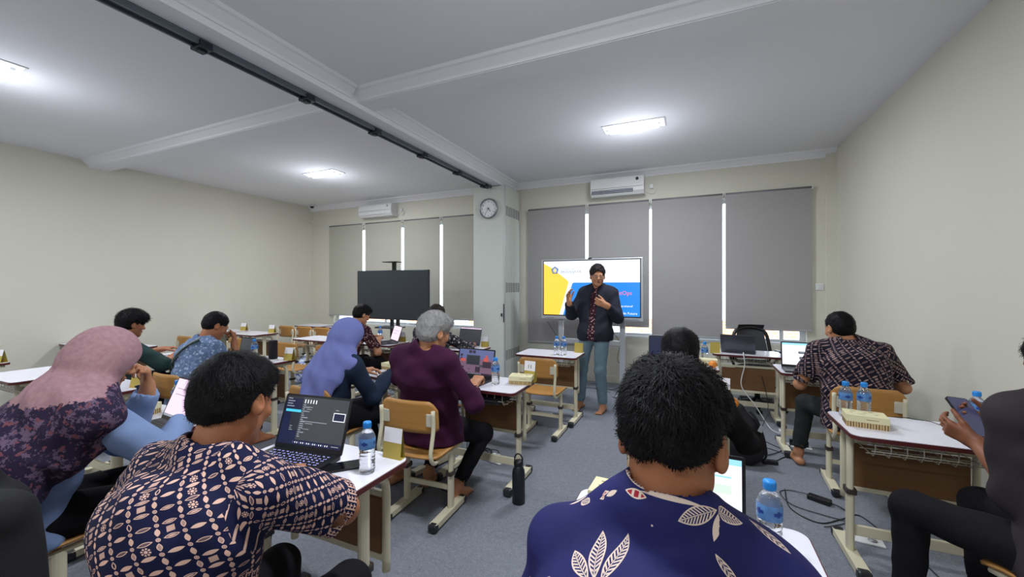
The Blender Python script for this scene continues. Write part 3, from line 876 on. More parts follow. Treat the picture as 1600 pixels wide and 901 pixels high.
# ------------------------------------------------------------------ snack boxes
def make_box():
    t = thing('snack_box', '', 'box')
    L, D_, H_ = .17, .12, .062
    MB().box((0, 0, .014), (L, D_, .028)).obj('tray', BOXS, t)
    MB().box((0, 0, .045), (L + .004, D_ + .004, .034), bev=.001).obj('lid', BOXC, t)
    m = MB()
    for i in range(15):
        x = -L / 2 + .006 + i * (L - .012) / 14
        for s in (-1, 1): m.box((x, s * (D_ / 2 + .0004), .014), (.0035 if i % 3 else .002, .0008, .026))
    for i in range(9):
        y = -D_ / 2 + .01 + i * (D_ - .02) / 8
        for s in (-1, 1): m.box((s * (L / 2 + .0004), y, .014), (.0008, .003, .026))
    m.obj('stripes', BROWN, t)
    m = MB()
    for x, y, w_, h_ in ((-.045, .03, .022, .006), (.03, .035, .018, .005), (.0, .005, .016, .004), (-.02, -.025, .03, .004), (.045, -.01, .012, .008), (-.055, -.005, .01, .005)):
        m.box((x, y, .0622), (w_, h_, .0006))
    m.box((.02, -D_ / 2 - .0024, .045), (.05, .0006, .003))
    m.obj('print', P('tan_print', (150, 134, 96), .6), t)
    return t
box0 = make_box(); GX = 'cream snack cartons'
boxes = [
 (-1.17, 2.83, .2, 1, 'cream snack carton under the number 11 card'),
 (.845, 2.70, -.12, 1, 'cream snack carton in front of the two bottles on the right wall desk'),
 (-.225, 1.335, -.05, 1.25, 'tall cream snack carton left of the nearest head'),
 (-2.88, 1.24, .35, 1, 'cream snack carton beside the mauve headscarf woman\'s laptop'),
 (-3.92, 2.60, .2, .9, 'cream snack carton left of the black cylindrical speaker'),
 (-2.43, 2.86, -.1, .9, 'cream snack carton left of the laptop of the blue headscarf woman'),
 (.155, 4.20, 0, .9, 'cream snack carton behind the orange fruit on the far desk'),
]
for i, (x, y, r, k_, lb) in enumerate(boxes):
    if i == 0: o = box0; o.location = (x, y, DH); o.rotation_euler = (0, 0, r); o['label'] = lb; o['group'] = GX
    else: o = dup(box0, (x, y, DH), r, lb, GX)
    o.scale = (.85, .85, k_) if i == 2 else (k_, k_, k_)

# ------------------------------------------------------------------ folded number cards
def card(x, y, rz, num, label, h=.13, lean=.25, scale=1.0):
    t = thing('number_card', label, 'card', (x, y, DH), rz, 'folded number cards')
    w_ = .095; d = h * math.sin(lean); c = h * math.cos(lean)
    MB().quad([(-w_ / 2, -d, 0), (w_ / 2, -d, 0), (w_ / 2, 0, c), (-w_ / 2, 0, c)]).quad([(-w_ / 2, d, 0), (w_ / 2, d, 0), (w_ / 2, 0, c), (-w_ / 2, 0, c)]).quad([(-w_ / 2, -d, .001), (w_ / 2, -d, .001), (w_ / 2, d, .001), (-w_ / 2, d, .001)]).obj('card', CARDY, t)
    n_ = Vector((0, -math.cos(lean), math.sin(lean))) * .001
    def pt_(x_, f): return tuple(Vector((x_, -d * (1 - f), c * f)) + n_)
    p = MB().quad([pt_(-w_ / 2, .52), pt_(w_ / 2, .52), pt_(w_ / 2, .99), pt_(-w_ / 2, .99)]).obj('paper', PAPER, t)
    if num:
        text_obj('number', num, .042, TXT, t, tuple(Vector(pt_(0, .63)) + n_ * 1), (PI / 2 - lean, 0, 0), 'CENTER')
    t.scale = (scale,) * 3
    return t
card(-1.16, 1.375, .0, '', 'yellow card with a blank white paper at the corner of the nearest left desk', lean=.12)
card(-1.13, 2.91, -.15, '11', 'white and yellow card reading 11 standing behind the snack carton', lean=.12, h=.16)
card(.19, 2.92, -.35, '10', 'yellow card reading 10 on the desk hidden behind the nearest head', lean=.12, h=.15)
card(-1.13, 4.40, PI, '', 'plain yellow card on the desk by the presenter\'s hip', lean=.12, h=.11)
card(.255, 4.98, PI, '', 'plain yellow card on the desk nearest the window, left end', lean=.12, h=.12)
card(-3.66, 2.79, .2, '', 'yellow card right of the black cylindrical speaker')
card(-3.68, 1.60, .3, '', 'yellow card beside the chair of the light blue batik man', h=.15)
card(-6.08, 4.33, .3, '', 'yellow card on the empty back row desk')
card(-6.85, 4.38, .3, '', 'yellow card on the desk in the left wall corner')
card(-6.10, 1.56, .5, '', 'yellow card at the far left edge of the picture')
card(-3.50, 4.32, 0, '', 'yellow card right of the laptop below the black screen', lean=.1)
card(-2.28, 4.35, 0, '', 'yellow card at the column end of the desk with the open dark laptop', lean=.1)
card(1.40, 2.87, -.2, '', 'yellow and white card against the right wall behind the phone', lean=.1, h=.15)

# ------------------------------------------------------------------ laptops
SCR_BLK = EM('screen_dark', (38, 40, 48), .9); SCR_W = EM('screen_white', (236, 240, 250), 1.0); SCR_LT = EM('screen_pale_text', (150, 156, 168), .8)
SCR_PK = EM('screen_pink', (240, 208, 240), 1.0); SCR_CY = EM('screen_cyan', (70, 190, 215), 1.0); SCR_NV = EM('screen_navy', (18, 26, 62), .8)
SCR_MV = EM('screen_mauve', (110, 84, 104), .9); SCR_RD = EM('screen_red', (180, 80, 70), .9); SCR_BL = EM('screen_blue', (88, 96, 140), .9); SCR_DK = EM('screen_plum', (52, 40, 56), .8)
SCR_BG = EM('screen_light_blue', (150, 215, 245), 1.0); SCR_GN = EM('screen_pale_green', (206, 235, 214), 1.0); SCR_GY = EM('screen_grey', (66, 69, 76), .7)
SM = [SCR_BLK, SCR_W, SCR_LT, SCR_PK, SCR_CY, SCR_NV, SCR_MV, SCR_RD, SCR_BL, SCR_DK, SCR_BG, SCR_GN, SCR_GY, BLACKP]
def laptop(x, y, rz, label, body, rects, open_deg=105, w_=.33, d=.225, z=DH, keys=None, base_mi=0):
    t = thing('laptop', label, 'laptop', (x, y, z), rz)
    MB().prism(rrect(w_, d, .01), 0, .015).obj('base', body, t)
    m = MB()
    for r in range(5):
        for c in range(13):
            m.box((-w_ * .43 + (c + .5) * w_ * .86 / 13, d * .36 - r * .019, .0158), (w_ * .86 / 13 - .003, .0155, .0016))
    kb = m.obj('keyboard', KEYB, t); kb['kind'] = 'stuff'
    if keys:
        m = MB(); rr = random.Random(3)
        for r in range(5):
            for c in range(13):
                for q in range(2):
                    m.box((-w_ * .43 + (c + .32 + q * .3) * w_ * .86 / 13 + rr.uniform(-.001, .001), d * .36 - r * .019 + rr.uniform(-.003, .003), .0168), (.0028, .006, .0004), rot=Matrix.Rotation(rr.uniform(-.6, .6), 3, 'Z'))
        g = m.obj('key_lights', keys, t); g['kind'] = 'stuff'
    MB().box((0, -d * .29, .0155), (w_ * .32, d * .28, .0008)).obj('touchpad', DARKG, t)
    a = math.radians(open_deg); h = d * .98
    M = Matrix.Translation((0, d / 2, .014)) @ Matrix.Rotation(a, 4, 'X')   # lid x right, y along lid when laid shut
    # lid frame: local (x, s) -> x, along direction (0, -cos, sin)
    e = Vector((0, -math.cos(a), math.sin(a))); nn = Vector((0, -math.sin(a), -math.cos(a)))
    def q(xx, s_, off): return tuple(Vector((xx, d / 2 - .002, .012)) + e * s_ + nn * off)
    Ml = Matrix((( 1, 0, 0, 0), (0, e.y, nn.y, d / 2 - .002), (0, e.z, nn.z, .012), (0, 0, 0, 1)))
    lid = MB().prism(rrect(w_, h, .01, cy=h / 2), -.006, 0, M=Ml).obj('lid', body, t)
    m = MB(); m.quad([q(-w_ / 2 + .004, .004, .0004), q(w_ / 2 - .004, .004, .0004), q(w_ / 2 - .004, h - .004, .0004), q(-w_ / 2 + .004, h - .004, .0004)], 13)
    sw, sh, s0 = w_ - .02, h - .032, .022
    for j, (x0, y0, x1, y1, mi) in enumerate(rects):
        o_ = .0008 + j * .00006
        X0, X1 = -sw / 2 + x0 * sw, -sw / 2 + x1 * sw; S0, S1 = s0 + (1 - y1) * sh, s0 + (1 - y0) * sh
        m.quad([q(X0, S0, o_), q(X1, S0, o_), q(X1, S1, o_), q(X0, S1, o_)], mi)
    m.obj('screen', SM, lid)
    return t
rr = random.Random(5)
def lines(x0, y0, x1, y1, n, mi, th=.35, seed=1, mn=.2):
    r = random.Random(seed); o = []; dy = (y1 - y0) / n
    for i in range(n):
        o.append((x0, y0 + i * dy, x0 + (x1 - x0) * r.uniform(mn, 1), y0 + (i + th) * dy, mi))
    return o
# near laptop: dark file manager with cyan row, taskbar icons
S1 = [(0, 0, 1, 1, 12), (0, .9, 1, 1, 5), (0, 0, .27, .9, 5), (.0, .0, .27, .04, 0), (.02, .28, .27, .335, 4), (.12, .34, .27, .72, 0)]
S1 += lines(.02, .04, .2, .26, 4, 2, seed=3) + lines(.14, .62, .24, .74, 3, 2, seed=4)
S1 += [(.30 + i * .045, .05, .315 + i * .045, .13, 1) for i in range(5)]
S1 += lines(.29, .16, .40, .86, 16, 2, .45, 8) + lines(.36, .2, .52, .34, 3, 2, .3, 9) + [(.31, .50, .72, .515, 2), (.38, .54, .5, .555, 2), (.36, .66, .46, .672, 2)]
S1 += [(.80, .27, .985, .285, 1), (.80, .43, .985, .445, 1), (.80, .27, .81, .445, 1), (.975, .27, .985, .445, 1), (.81, .285, .975, .43, 5), (.82, .21, .87, .225, 2)]
S1 += [(.25 + i * .032, .935, .262 + i * .032, .965, 1 if i % 3 else 8) for i in range(18)] + [(.86, .94, .97, .955, 2)]
S1 = [(a, b_, c, d_, m_) for a, b_, c, d_, m_ in S1]
laptop(-1.515, 1.13, .12, 'open laptop with a dark file window and lit keyboard on the nearest left desk', BLACKP, S1, 108, .36, .24, keys=EM('key_backlight', (170, 175, 255), 1.4))
S2 = [(0, 0, 1, 1, 3), (.1, .25, .9, .27, 2), (.1, .4, .7, .42, 2), (0, .94, 1, 1, 2)]
laptop(-2.49, 1.11, -.10, 'dark laptop with a pink screen in front of the mauve headscarf woman', DARKG, S2, 112, .34, .235)
S3 = [(0, 0, 1, 1, 9), (.02, .05, .5, .93, 3), (.1, .42, .44, .44, 0), (.1, .83, .44, .85, 0)] + lines(.53, .06, .98, .86, 14, 2, .4, 11, .5) + [(0, .95, 1, 1, 9)] + [(.55 + i * .12, .92, .62 + i * .12, .98, 1) for i in range(4)]
laptop(-2.19, 2.72, -.20, 'laptop with a half pink half dark screen of the blue headscarf woman', BLACKP, S3, 106, .33, .22)
S4 = [(0, 0, 1, .45, 8), (0, .38, 1, 1, 6), (.22, .22, .62, .62, 12), (.24, .25, .60, .6, 0), (.28, .03, .37, .15, 9), (.39, .03, .48, .15, 9), (.03, .2, .1, .3, 9), (.03, .34, .1, .44, 9), (.05, .38, .2, .5, 7), (.72, .3, .86, .48, 7), (.78, .2, .83, .32, 7), (.7, .45, .95, .7, 9), (.5, .68, .64, .9, 9), (.1, .7, .16, .76, 0), (.3, .78, .34, .82, 0), (.62, .6, .7, .68, 12), (0, .93, 1, 1, 9)] + [(.3 + i * .04, .945, .32 + i * .04, .98, 2) for i in range(10)]
laptop(-1.575, 2.70, -.06, 'laptop showing a mauve room picture in front of the grey haired man', BLACKP, S4, 100, .34, .23)
S5 = [(0, 0, 1, 1, 0), (0, 0, 1, .05, 3), (0, .94, 1, 1, 5)]
laptop(-2.50, 4.20, -.12, 'open laptop with an almost black screen left of the column', SILV, S5, 105, .34, .23)
S6 = [(0, 0, 1, 1, 3), (.1, .3, .8, .33, 2), (.1, .5, .6, .53, 2)]
laptop(-3.62, 4.13, -.55, 'slim grey laptop with a pink screen below the black display', LAPG, S6, 108, .31, .22)
S7 = [(0, 0, 1, 1, 1), (0, 0, 1, .09, 10), (.38, .38, .76, .48, 12), (.40, .62, .78, .74, 12), (.40, .40, .7, .44, 2), (.42, .66, .7, .7, 2)]
laptop(.92, 4.20, -.05, 'laptop with a white screen and two grey bars on the right hand batik man\'s desk', DARKG, S7, 100, .34, .23)
laptop(.50, 5.18, PI - .15, 'grey laptop seen from behind on the desk nearest the window', LAPG, [(0, 0, 1, 1, 1)], 118, .33, .23)
laptop(-.22, 4.20, 0, 'open laptop with a black screen left of the black haired man\'s head', BLACKP, [(0, 0, 1, 1, 5)], 97, .33, .23)
laptop(-4.20, 2.60, .0, 'dark laptop in front of the light blue batik man', DARKG, [(0, 0, 1, 1, 12)], 100, .22, .20)
S10 = [(0, 0, 1, 1, 1), (0, 0, 1, .1, 10), (.1, .45, .9, .6, 11), (.1, .2, .5, .23, 2), (.6, .3, .9, .33, 10)]
laptop(.0, 1.27, -.02, 'laptop with a white page screen beyond the nearest man', BLACKP, S10, 95, .30, .21)
laptop(-4.88, 2.50, -.1, 'small dark laptop under the hands of the man in dark green', BLACKP, [(0, 0, 1, 1, 0)], 150, .28, .19)

# phones
def phone(x, y, z, rz, label, rot=None, w_=.078, l=.162, lit=None):
    t = thing('phone', label, 'phone', (x, y, z), rz)
    if rot: t.rotation_euler = rot
    MB().prism(rrect(w_, l, .012), 0, .0085).obj('body', BLACKP, t)
    MB().prism(rrect(w_ - .006, l - .006, .010), .0085, .0090).obj('screen', lit or P('phone_glass', (10, 10, 14), .08), t)
    return t
phone(-1.285, 1.215, DH, -.75, 'black phone lying face up beside the laptop on the nearest left desk')
phone(-2.25, 2.60, DH, -1.2, 'black phone lying in front of the blue headscarf woman\'s laptop')
# black cylindrical speaker on a white stand
sp = thing('cylinder_speaker', 'black cylindrical speaker standing on the desk behind the blue cap', 'speaker', (-3.78, 2.70, DH))
MB().lathe([(0, .0), (.045, 0), (.045, .01), (.03, .02), (0, .02)], n=24).obj('base', WHITEP, sp)
MB().lathe([(0, .018), (.036, .018), (.040, .024), (.040, .195), (.036, .2), (0, .2)], n=28).obj('body', BLACKC, sp)
# black insulated bottle on floor
tb = thing('insulated_bottle', 'black insulated bottle with loop lid standing on the carpet', 'bottle', (-1.055, 2.50, 0))
MB().lathe([(0, 0), (.040, 0), (.043, .004), (.043, .20), (.040, .222), (.030, .240), (.029, .25), (0, .25)], n=32).obj('body', P('navy_black_coating', (24, 28, 38), .45, var=.05), tb)
MB().lathe([(0, .25), (.030, .25), (.032, .255), (.032, .276), (.028, .282), (0, .282)], n=28).obj('lid', BLACKP, tb)
MB().tube([(-.026, 0, .275), (-.028, 0, .30), (-.015, 0, .322), (0, 0, .327), (.015, 0, .322), (.028, 0, .30), (.026, 0, .275)], .005, n=8, sub=3).obj('loop', BLACKP, tb)
# fruit
for x, y, z, lb in ((.19, 4.06, DH, 'orange in front of the snack carton on the far desk'), (.235, 2.76, DH, 'orange behind the number 10 card on the hidden desk')):
    o = thing('orange', lb, 'fruit', (x, y, z))
    MB().lathe([(0, 0)] + [(.034 * math.sin(a), .033 - .031 * math.cos(a)) for a in [PI * i / 12 for i in range(1, 12)]] + [(0, .063)], n=20).obj('fruit', ORANGE, o)
    MB().lathe([(0, .0625), (.004, .064), (0, .066)], n=8).obj('stem', P('green_stem', (70, 96, 40), .7), o)

# navy cap hanging from a desk side
cp = thing('baseball_cap', 'navy baseball cap hanging from the side of the desk with the speaker', 'cap', (-3.60, 2.44, .50), .25)
CAPB = P('navy_cap_cloth', (22, 16, 84), .85, var=.15, vs=20, bump=.2, bs_=300)
s_ = Sdf(); s_.ell((0, 0, 0), (.085, .10, .11)).plane((0, 0, -.06), (0, .25, -1)); V, Q = s_.mesh(.006)
link('crown', np_mesh('crown', [(V, Q, 0)], [CAPB]), cp)
MB().grid(lambda u, v: Vector(((u - .5) * .15, -.06 + v * .03 + .02 * math.cos((u - .5) * PI), -.05 - v * .07)), 10, 5).obj('brim', CAPB, cp)
MB().box((.01, -.101, .03), (.03, .004, .022)).obj('patch', PAPER, cp)
for i in range(3): MB().box((.02 + i * .012, -.062, -.095), (.005, .003, .05)).obj('strap_stripe', PAPER, cp)
# plastic bag hanging left of the blue headscarf
pb = thing('plastic_bag', 'white and blue plastic bag on the floor under the empty back row desk', 'bag', (-5.32, 4.3, 0))
s_ = Sdf(); s_.ell((0, 0, .17), (.16, .10, .19)); s_.cone((0, 0, .3), (.04, 0, .42), .07, .03, .05)
V, Q = s_.mesh(.012, lambda X, Y, Z: .010 * np.sin(40 * X + 12 * Z) * np.sin(30 * Z + 18 * Y)); 
link('bag_body', np_mesh('bag_body', [(V, Q, 0)], [blotch('bag_print', [(212, 220, 240), (120, 140, 200), (60, 80, 160)], 12, .3, False)]), pb)

# black backpack leaning on the floor by the far desk, with strap
bp = thing('backpack', 'black backpack slumped on the carpet beside the number 10 desk', 'bag', (.40, 3.86, 0), .2)
s_ = Sdf(); s_.ell((-.02, 0, .17), (.17, .12, .20)); s_.ell((.02, -.06, .12), (.13, .10, .12), .04); s_.cone((0, 0, .3), (-.02, .02, .42), .10, .05, .06)
V, Q = s_.mesh(.010, lambda X, Y, Z: .005 * np.sin(45 * X + 20 * Z) * np.sin(25 * Z + 9 * Y)); V[:, 2] = np.maximum(V[:, 2], 0)
link('bag_body', np_mesh('bag_body', [(V, Q, 0)], [BLACKC]), bp)
MB().tube([(.05, -.02, .42), (.09, -.06, .36), (.13, -.09, .22), (.15, -.08, .08), (.12, -.05, .03)], .018, n=8, sub=5, ry=.008).obj('strap', BLACKC, bp)
MB().box((.11, -.09, .30), (.03, .012, .05), rot=Matrix.Rotation(.4, 3, 'Y')).obj('buckle', SILV, bp)

# black folded bag/sleeve in the wire basket of the grey haired man's desk
sl = thing('laptop_sleeve', 'black laptop sleeve pushed into the basket under the grey haired man\'s desk', 'bag', (-1.44, 2.68, DH - .100))
MB().prism(rrect(.44, .27, .03), 0, .045).obj('sleeve_body', BLACKC, sl)
MB().box((0, -.137, .022), (.40, .004, .004)).obj('zip', METAL, sl)

# ------------------------------------------------------------------ floor sockets, plugs, adapters, cables
def socket(x, y, rz, label, n=1, plugcol=WHITEP, plugs=((0, 0),)):
    t = thing('floor_socket', label, 'socket', (x, y, 0), rz)
    MB().box((0, 0, .004), (.20, .09, .008), bev=.002).obj('plate', WHITEP, t)
    for i in (-1, 1): MB().lathe([(0, .008), (.02, .008), (.022, .010), (0, .0095)], c=(i * .05, 0, 0), n=16).obj('outlet', SILV, t)
    for px_, c in plugs:
        MB().box((px_, 0, .035), (.032, .032, .055), bev=.005).obj('plug', WHITEP if c == 0 else BLACKP, t)
socket(-1.50, 3.02, -.25, 'floor socket with white plugs under the grey haired man\'s desk', plugs=((.05, 0), (.01, 0)))
socket(-1.53, 4.36, .1, 'floor socket plate under the desk beside the presenter', plugs=())
socket(.90, 4.40, -.1, 'floor socket with two black plugs by the right hand batik man\'s desk', plugs=((-.05, 1), (.06, 1)))
socket(.90, 2.93, -.1, 'floor socket plate under the right wall desk', plugs=())
socket(.92, 4.80, -.1, 'floor socket plate beneath the desk nearest the window', plugs=((-.05, 1),))
def cable(pts, label, mat=BLACKP, r=.0035, name='power_cable'):
    return tag(MB().tube(pts, r, n=6, sub=6).obj(name, mat), label, 'cable')
cable([(-1.45, 3.02, .07), (-1.46, 3.0, .10), (-1.52, 2.95, .11), (-1.64, 2.86, .05), (-1.75, 2.78, .005), (-1.70, 2.50, .005), (-1.55, 2.42, .005), (-1.48, 2.52, .005), (-1.60, 2.74, .03), (-1.62, 2.8, .3), (-1.60, 2.84, .58)], 'black charger cable looping from the floor socket by the grey haired man\'s chair')
cable([(-1.60, 3.12, .006), (-1.66, 3.18, .006), (-1.72, 3.12, .006), (-1.68, 3.04, .006), (-1.60, 3.06, .008), (-1.58, 3.15, .010), (-1.66, 3.20, .012), (-1.73, 3.13, .012)], 'grey coiled cable beside the floor socket with white plugs', DARKG, .006)
cable([(.62, 3.42, .01), (.60, 3.15, .005), (.72, 3.02, .005), (.86, 3.12, .005), (.98, 3.22, .005), (1.05, 3.0, .005), (1.12, 2.8, .005), (1.14, 2.60, .005)], 'black cable lying on the carpet left of the right wall desk')
cable([(.78, 3.36, .02), (.66, 3.42, .006), (.58, 3.36, .006), (.62, 3.20, .006), (.78, 3.13, .006), (.88, 3.10, .006), (.80, 3.02, .006), (.74, 2.98, .006)], 'thin cable looping around the power adapter on the carpet', DARKG, .003)
ad = thing('power_adapter', 'black power adapter brick on the carpet left of the right wall desk', 'adapter', (.80, 3.33, 0), -.5)
MB().box((0, 0, .016), (.13, .055, .032), bev=.006).obj('brick', BLACKP, ad); MB().tube([(.065, 0, .016), (.10, 0, .014), (.16, -.02, .006)], .004, n=6, sub=3).obj('lead', BLACKP, ad)
ad = thing('power_adapter', 'black adapter on the carpet next to the slumped backpack', 'adapter', (.60, 3.88, 0), .2)
MB().box((0, 0, .015), (.11, .05, .03), bev=.006).obj('brick', BLACKP, ad)
cable([(.70, 5.0, .50), (.75, 4.95, .20), (.66, 4.75, .01), (.60, 4.5, .005), (.78, 4.2, .005), (.70, 4.02, .005), (.62, 3.93, .006), (.52, 3.98, .006), (.66, 4.1, .008), (.82, 4.35, .006), (.85, 4.40, .05)], 'black cable running from the window desk to the adapter on the carpet')
cable([(.53, 5.0, .74), (.52, 4.91, .735), (.53, 4.90, .62), (.50, 4.90, .40), (.62, 4.88, .22), (.72, 4.86, .05), (.76, 4.78, .006), (.82, 4.70, .006)], 'white charging cable hanging over the edge of the desk nearest the window', WHITEP, .005)
cable([(.80, 4.3, .04), (.84, 4.1, .006), (.66, 4.22, .006), (.5, 4.3, .006), (.30, 4.4, .006)], 'grey cable running left across the carpet from the black plugs', DARKG)
cable([(-1.80, 5.28, .98), (-1.70, 5.30, .82), (-1.55, 5.3, .62), (-1.5, 5.5, .3), (-1.5, 5.9, .01), (-1.3, 6.0, .006), (-1.1, 5.9, .006)], 'black cable hanging from the left corner of the slide display')
cable([(-.95, 5.35, .9), (-.86, 5.5, .7), (-.90, 5.6, .45), (-.80, 5.7, .30), (-.88, 5.8, .08), (-1.0, 5.75, .006), (-1.15, 5.85, .006), (-1.22, 5.7, .006), (-1.0, 5.6, .006)], 'black cable hanging behind the presenter\'s leg to the floor')
cable([(-1.1, 1.5, .01), (-1.5, 1.5, .005), (-1.7, 1.35, .01), (-1.72, 1.2, .2), (-1.70, 1.22, .40), (-1.72, 1.25, .6)], 'black cable under the nearest left desk')
cable([(1.05, 2.93, DH + .003), (1.09, 2.90, DH + .012), (1.13, 2.92, DH + .003), (1.17, 2.87, DH + .012), (1.21, 2.86, DH + .003), (1.26, 2.82, DH + .006), (1.32, 2.80, DH + .003)], 'curly black earphone cable on the right wall desk', r=.0022)

# ------------------------------------------------------------------ slide display on its stand
tv = thing('interactive_display', 'large white framed display with a yellow and blue slide behind the presenter', 'display', (-1.235, 5.40, 0))
MB().box((0, .02, 1.415), (1.375, .06, .83), bev=.008).obj('frame', SILV, tv)
MB().box((0, -.0112, 1.435), (1.325, .003, .765)).obj('bezel', BLACKP, tv)
SX0, SX1, SZ0, SZ1 = -.65, .65, 1.065, 1.805
def s2(u, v): return (SX0 + u * (SX1 - SX0), SZ1 - v * (SZ1 - SZ0))
EMS = 1.0
slide = [EM('slide_white', (238, 246, 255), 1.05), EM('slide_yellow', (250, 204, 72), 1.0), EM('slide_blue', (38, 132, 226), 1.0), EM('slide_navy', (40, 60, 120), .8), EM('slide_light_blue', (130, 160, 225), 1.0)]
m = MB()
def poly(pts, mi, off):
    q = []
    for u, v in pts:
        x, z = s2(u, v); q.append((x, -.0130 - off, z))
    m.quad(q, mi)
poly([(0, 0), (1, 0), (1, 1), (0, 1)], 0, 0)
poly([(0, .04), (.07, .10), (.265, .36), (.275, .40), (.175, 1), (0, 1)], 1, .0004)
poly([(.315, .42), (.33, .40), (1, .40), (1, 1), (.215, 1)], 2, .0004)
cx, cy = .125, .17
def penta(r, mi, off):
    poly([(cx + r * math.sin(2 * PI * i / 5) * .57, cy - r * math.cos(2 * PI * i / 5)) for i in range(5)], mi, off)
penta(.075, 3, .0008); penta(.060, 4, .0012); penta(.03, 0, .0016)
poly([(.119, .13), (.131, .13), (.136, .21), (.114, .21)], 1, .002)
m.obj('screen', slide, tv)
def stext(s, u, v, size, mat, align='LEFT', sx=1.0):
    x, z = s2(u, v); text_obj('slide_text', s, size, mat, tv, (x, -.0160, z), (PI / 2, 0, 0), align, .0001, sx)
GRT = EM('slide_grey_text', (120, 132, 148), .8); RDT = EM('slide_red_text', (240, 120, 130), 1.0)
stext('UNIVERSITAS', .19, .165, .026, GRT, sx=1.3); stext('BRAWIJAYA', .19, .225, .052, GRT, sx=1.05)
stext('MNetOps', .925, .62, .074, RDT, 'RIGHT'); stext('Komprehensif', .93, .835, .038, slide[0], 'RIGHT'); stext('the Mobile Future', .975, .965, .046, slide[0], 'RIGHT')
MB().box((0, -.0118, 1.026), (1.30, .002, .018)).obj('button_strip', P('button_strip_grey', (170, 172, 178), .4), tv)
for i in range(14): MB().box((.42 + i * .016, -.0135, 1.026), (.007, .002, .006)).obj('button', DARKG, tv)
for i in range(8): MB().box((-.60 + i * .013, -.0135, 1.026), (.005, .002, .006)).obj('button', DARKG, tv)
MB().box((0, .0, 1.837), (.05, .03, .014)).obj('sensor', BLACKP, tv)
for s in (-1, 1):
    MB().box((s * .42, .06, .62), (.07, .04, 1.0), bev=.006).obj('stand_leg', SILV, tv)
    MB().box((s * .42, .0, .07), (.07, .62, .045), bev=.01).obj('stand_foot', SILV, tv)
    for q in (-1, 1): MB().lathe([(0, 0), (.025, 0), (.025, .045), (0, .045)], c=(s * .42, q * .26, 0), n=14).obj('caster', BLACKP, tv)
MB().box((0, .06, .70), (.78, .05, .07), bev=.008).obj('stand_shelf', SILV, tv)

# black display on pole stand
t2 = thing('black_display', 'large switched off black display on a pole stand left of the column', 'display', (-4.42, 5.20, 0))
MB().box((0, 0, 1.32), (1.44, .05, .80), bev=.006).obj('screen_panel', P('off_screen', (44, 50, 56), .35, var=.04), t2)
for s in (-1, 1): MB().box((s * .06, .07, .80), (.045, .045, 1.6)).obj('pole', BLACKP, t2)
MB().box((0, .05, 1.78), (.05, .05, .14)).obj('top_pole', BLACKP, t2)
MB().prism(rrect(.26, .20, .02), 1.845, 1.857).obj('top_shelf', BLACKP, t2)
MB().prism(rrect(.42, .28, .03), .79, .81, M=Matrix.Translation((0, -.05, 0))).obj('shelf', DARKG, t2)
for s in (-1, 1): MB().box((s * .2, .05, .04), (.06, .6, .05), bev=.01).obj('stand_foot', BLACKP, t2)
MB().box((0, .07, .05), (.46, .06, .05)).obj('stand_base', BLACKP, t2)

# office chair behind the window desk
oc = thing('office_chair', 'black mesh office chair behind the desk nearest the window', 'chair', (.74, 5.62, 0), PI + .25)
MESH = P('black_mesh_fabric', (58, 58, 62), .7, var=.1, vs=200)
s_ = Sdf(); s_.ell((0, 0, .47), (.24, .23, .045)); V, Q = s_.mesh(.012); link('seat', np_mesh('seat', [(V, Q, 0)], [BLACKC]), oc)
MB().grid(lambda u, v: Vector(((u - .5) * .40 * (1 - .25 * v), -.20 - .05 * v + .04 * (2 * u - 1) ** 2, .56 + v * .37)), 12, 10).obj('back_mesh', MESH, oc)
MB().tube([(-.20, -.17, .55), (-.205, -.19, .75), (-.16, -.22, .90), (0, -.245, .945), (.16, -.22, .90), (.205, -.19, .75), (.20, -.17, .55), (0, -.20, .53)], .022, n=8, sub=4, closed=True).obj('back_frame', BLACKP, oc)
MB().grid(lambda u, v: Vector(((u - .5) * .30, -.25 + .05 * (2 * u - 1) ** 2 + v * .03, .93 + v * .05)), 10, 4).obj('headrest', BLACKC, oc)
MB().lathe([(0, .08), (.03, .08), (.03, .30), (.022, .31), (.022, .45), (0, .45)], n=16).obj('gas_lift', BLACKP, oc)
for i in range(5):
    a = 2 * PI * i / 5; c_, s__ = math.cos(a), math.sin(a)
    MB().tube([(0, 0, .10), (.15 * c_, .15 * s__, .085), (.28 * c_, .28 * s__, .06)], [.024, .02, .015], n=8).obj('base_arm', BLACKP, oc)
    MB().lathe([(0, -.022), (.028, -.022), (.028, .022), (0, .022)], M=Matrix.Translation((.28 * c_, .28 * s__, .028)) @ Matrix.Rotation(PI / 2, 4, 'X'), n=14).obj('caster', BLACKP, oc)
for s in (-1, 1):
    MB().tube([(s * .22, -.10, .48), (s * .27, -.10, .60), (s * .27, -.05, .66)], .015, n=8, sub=3).box((s * .27, 0, .67), (.06, .24, .025), bev=.008).obj('armrest', BLACKP, oc)
# black jacket over the back of a chair at the lower left corner
jk = thing('jacket', 'black jacket hung over a chair back in the bottom left corner', 'jacket', (-1.96, .45, 0))
s_ = Sdf(); s_.cone((-.17, 0, .80), (.17, 0, .80), .055, .055, .03); s_.cone((-.17, .03, .80), (-.20, .05, .35), .05, .07, .05); s_.cone((.17, .03, .80), (.20, .05, .35), .05, .07, .05)
s_.cone((0, .04, .78), (0, .05, .34), .07, .09, .05, w=2.2, axis=(1, 0, 0)); s_.cone((0, -.05, .78), (0, -.06, .52), .03, .03, .03, w=5, axis=(1, 0, 0)); s_.cone((0, .0, .84), (0, .0, .86), .06, .055, .03)
V, Q = s_.mesh(.010, lambda X, Y, Z: .006 * np.sin(40 * X + 12 * Z) * np.sin(14 * Z + 22 * X + 1))
link('jacket_body', np_mesh('jacket_body', [(V, Q, 0)], [BLACKC]), jk)

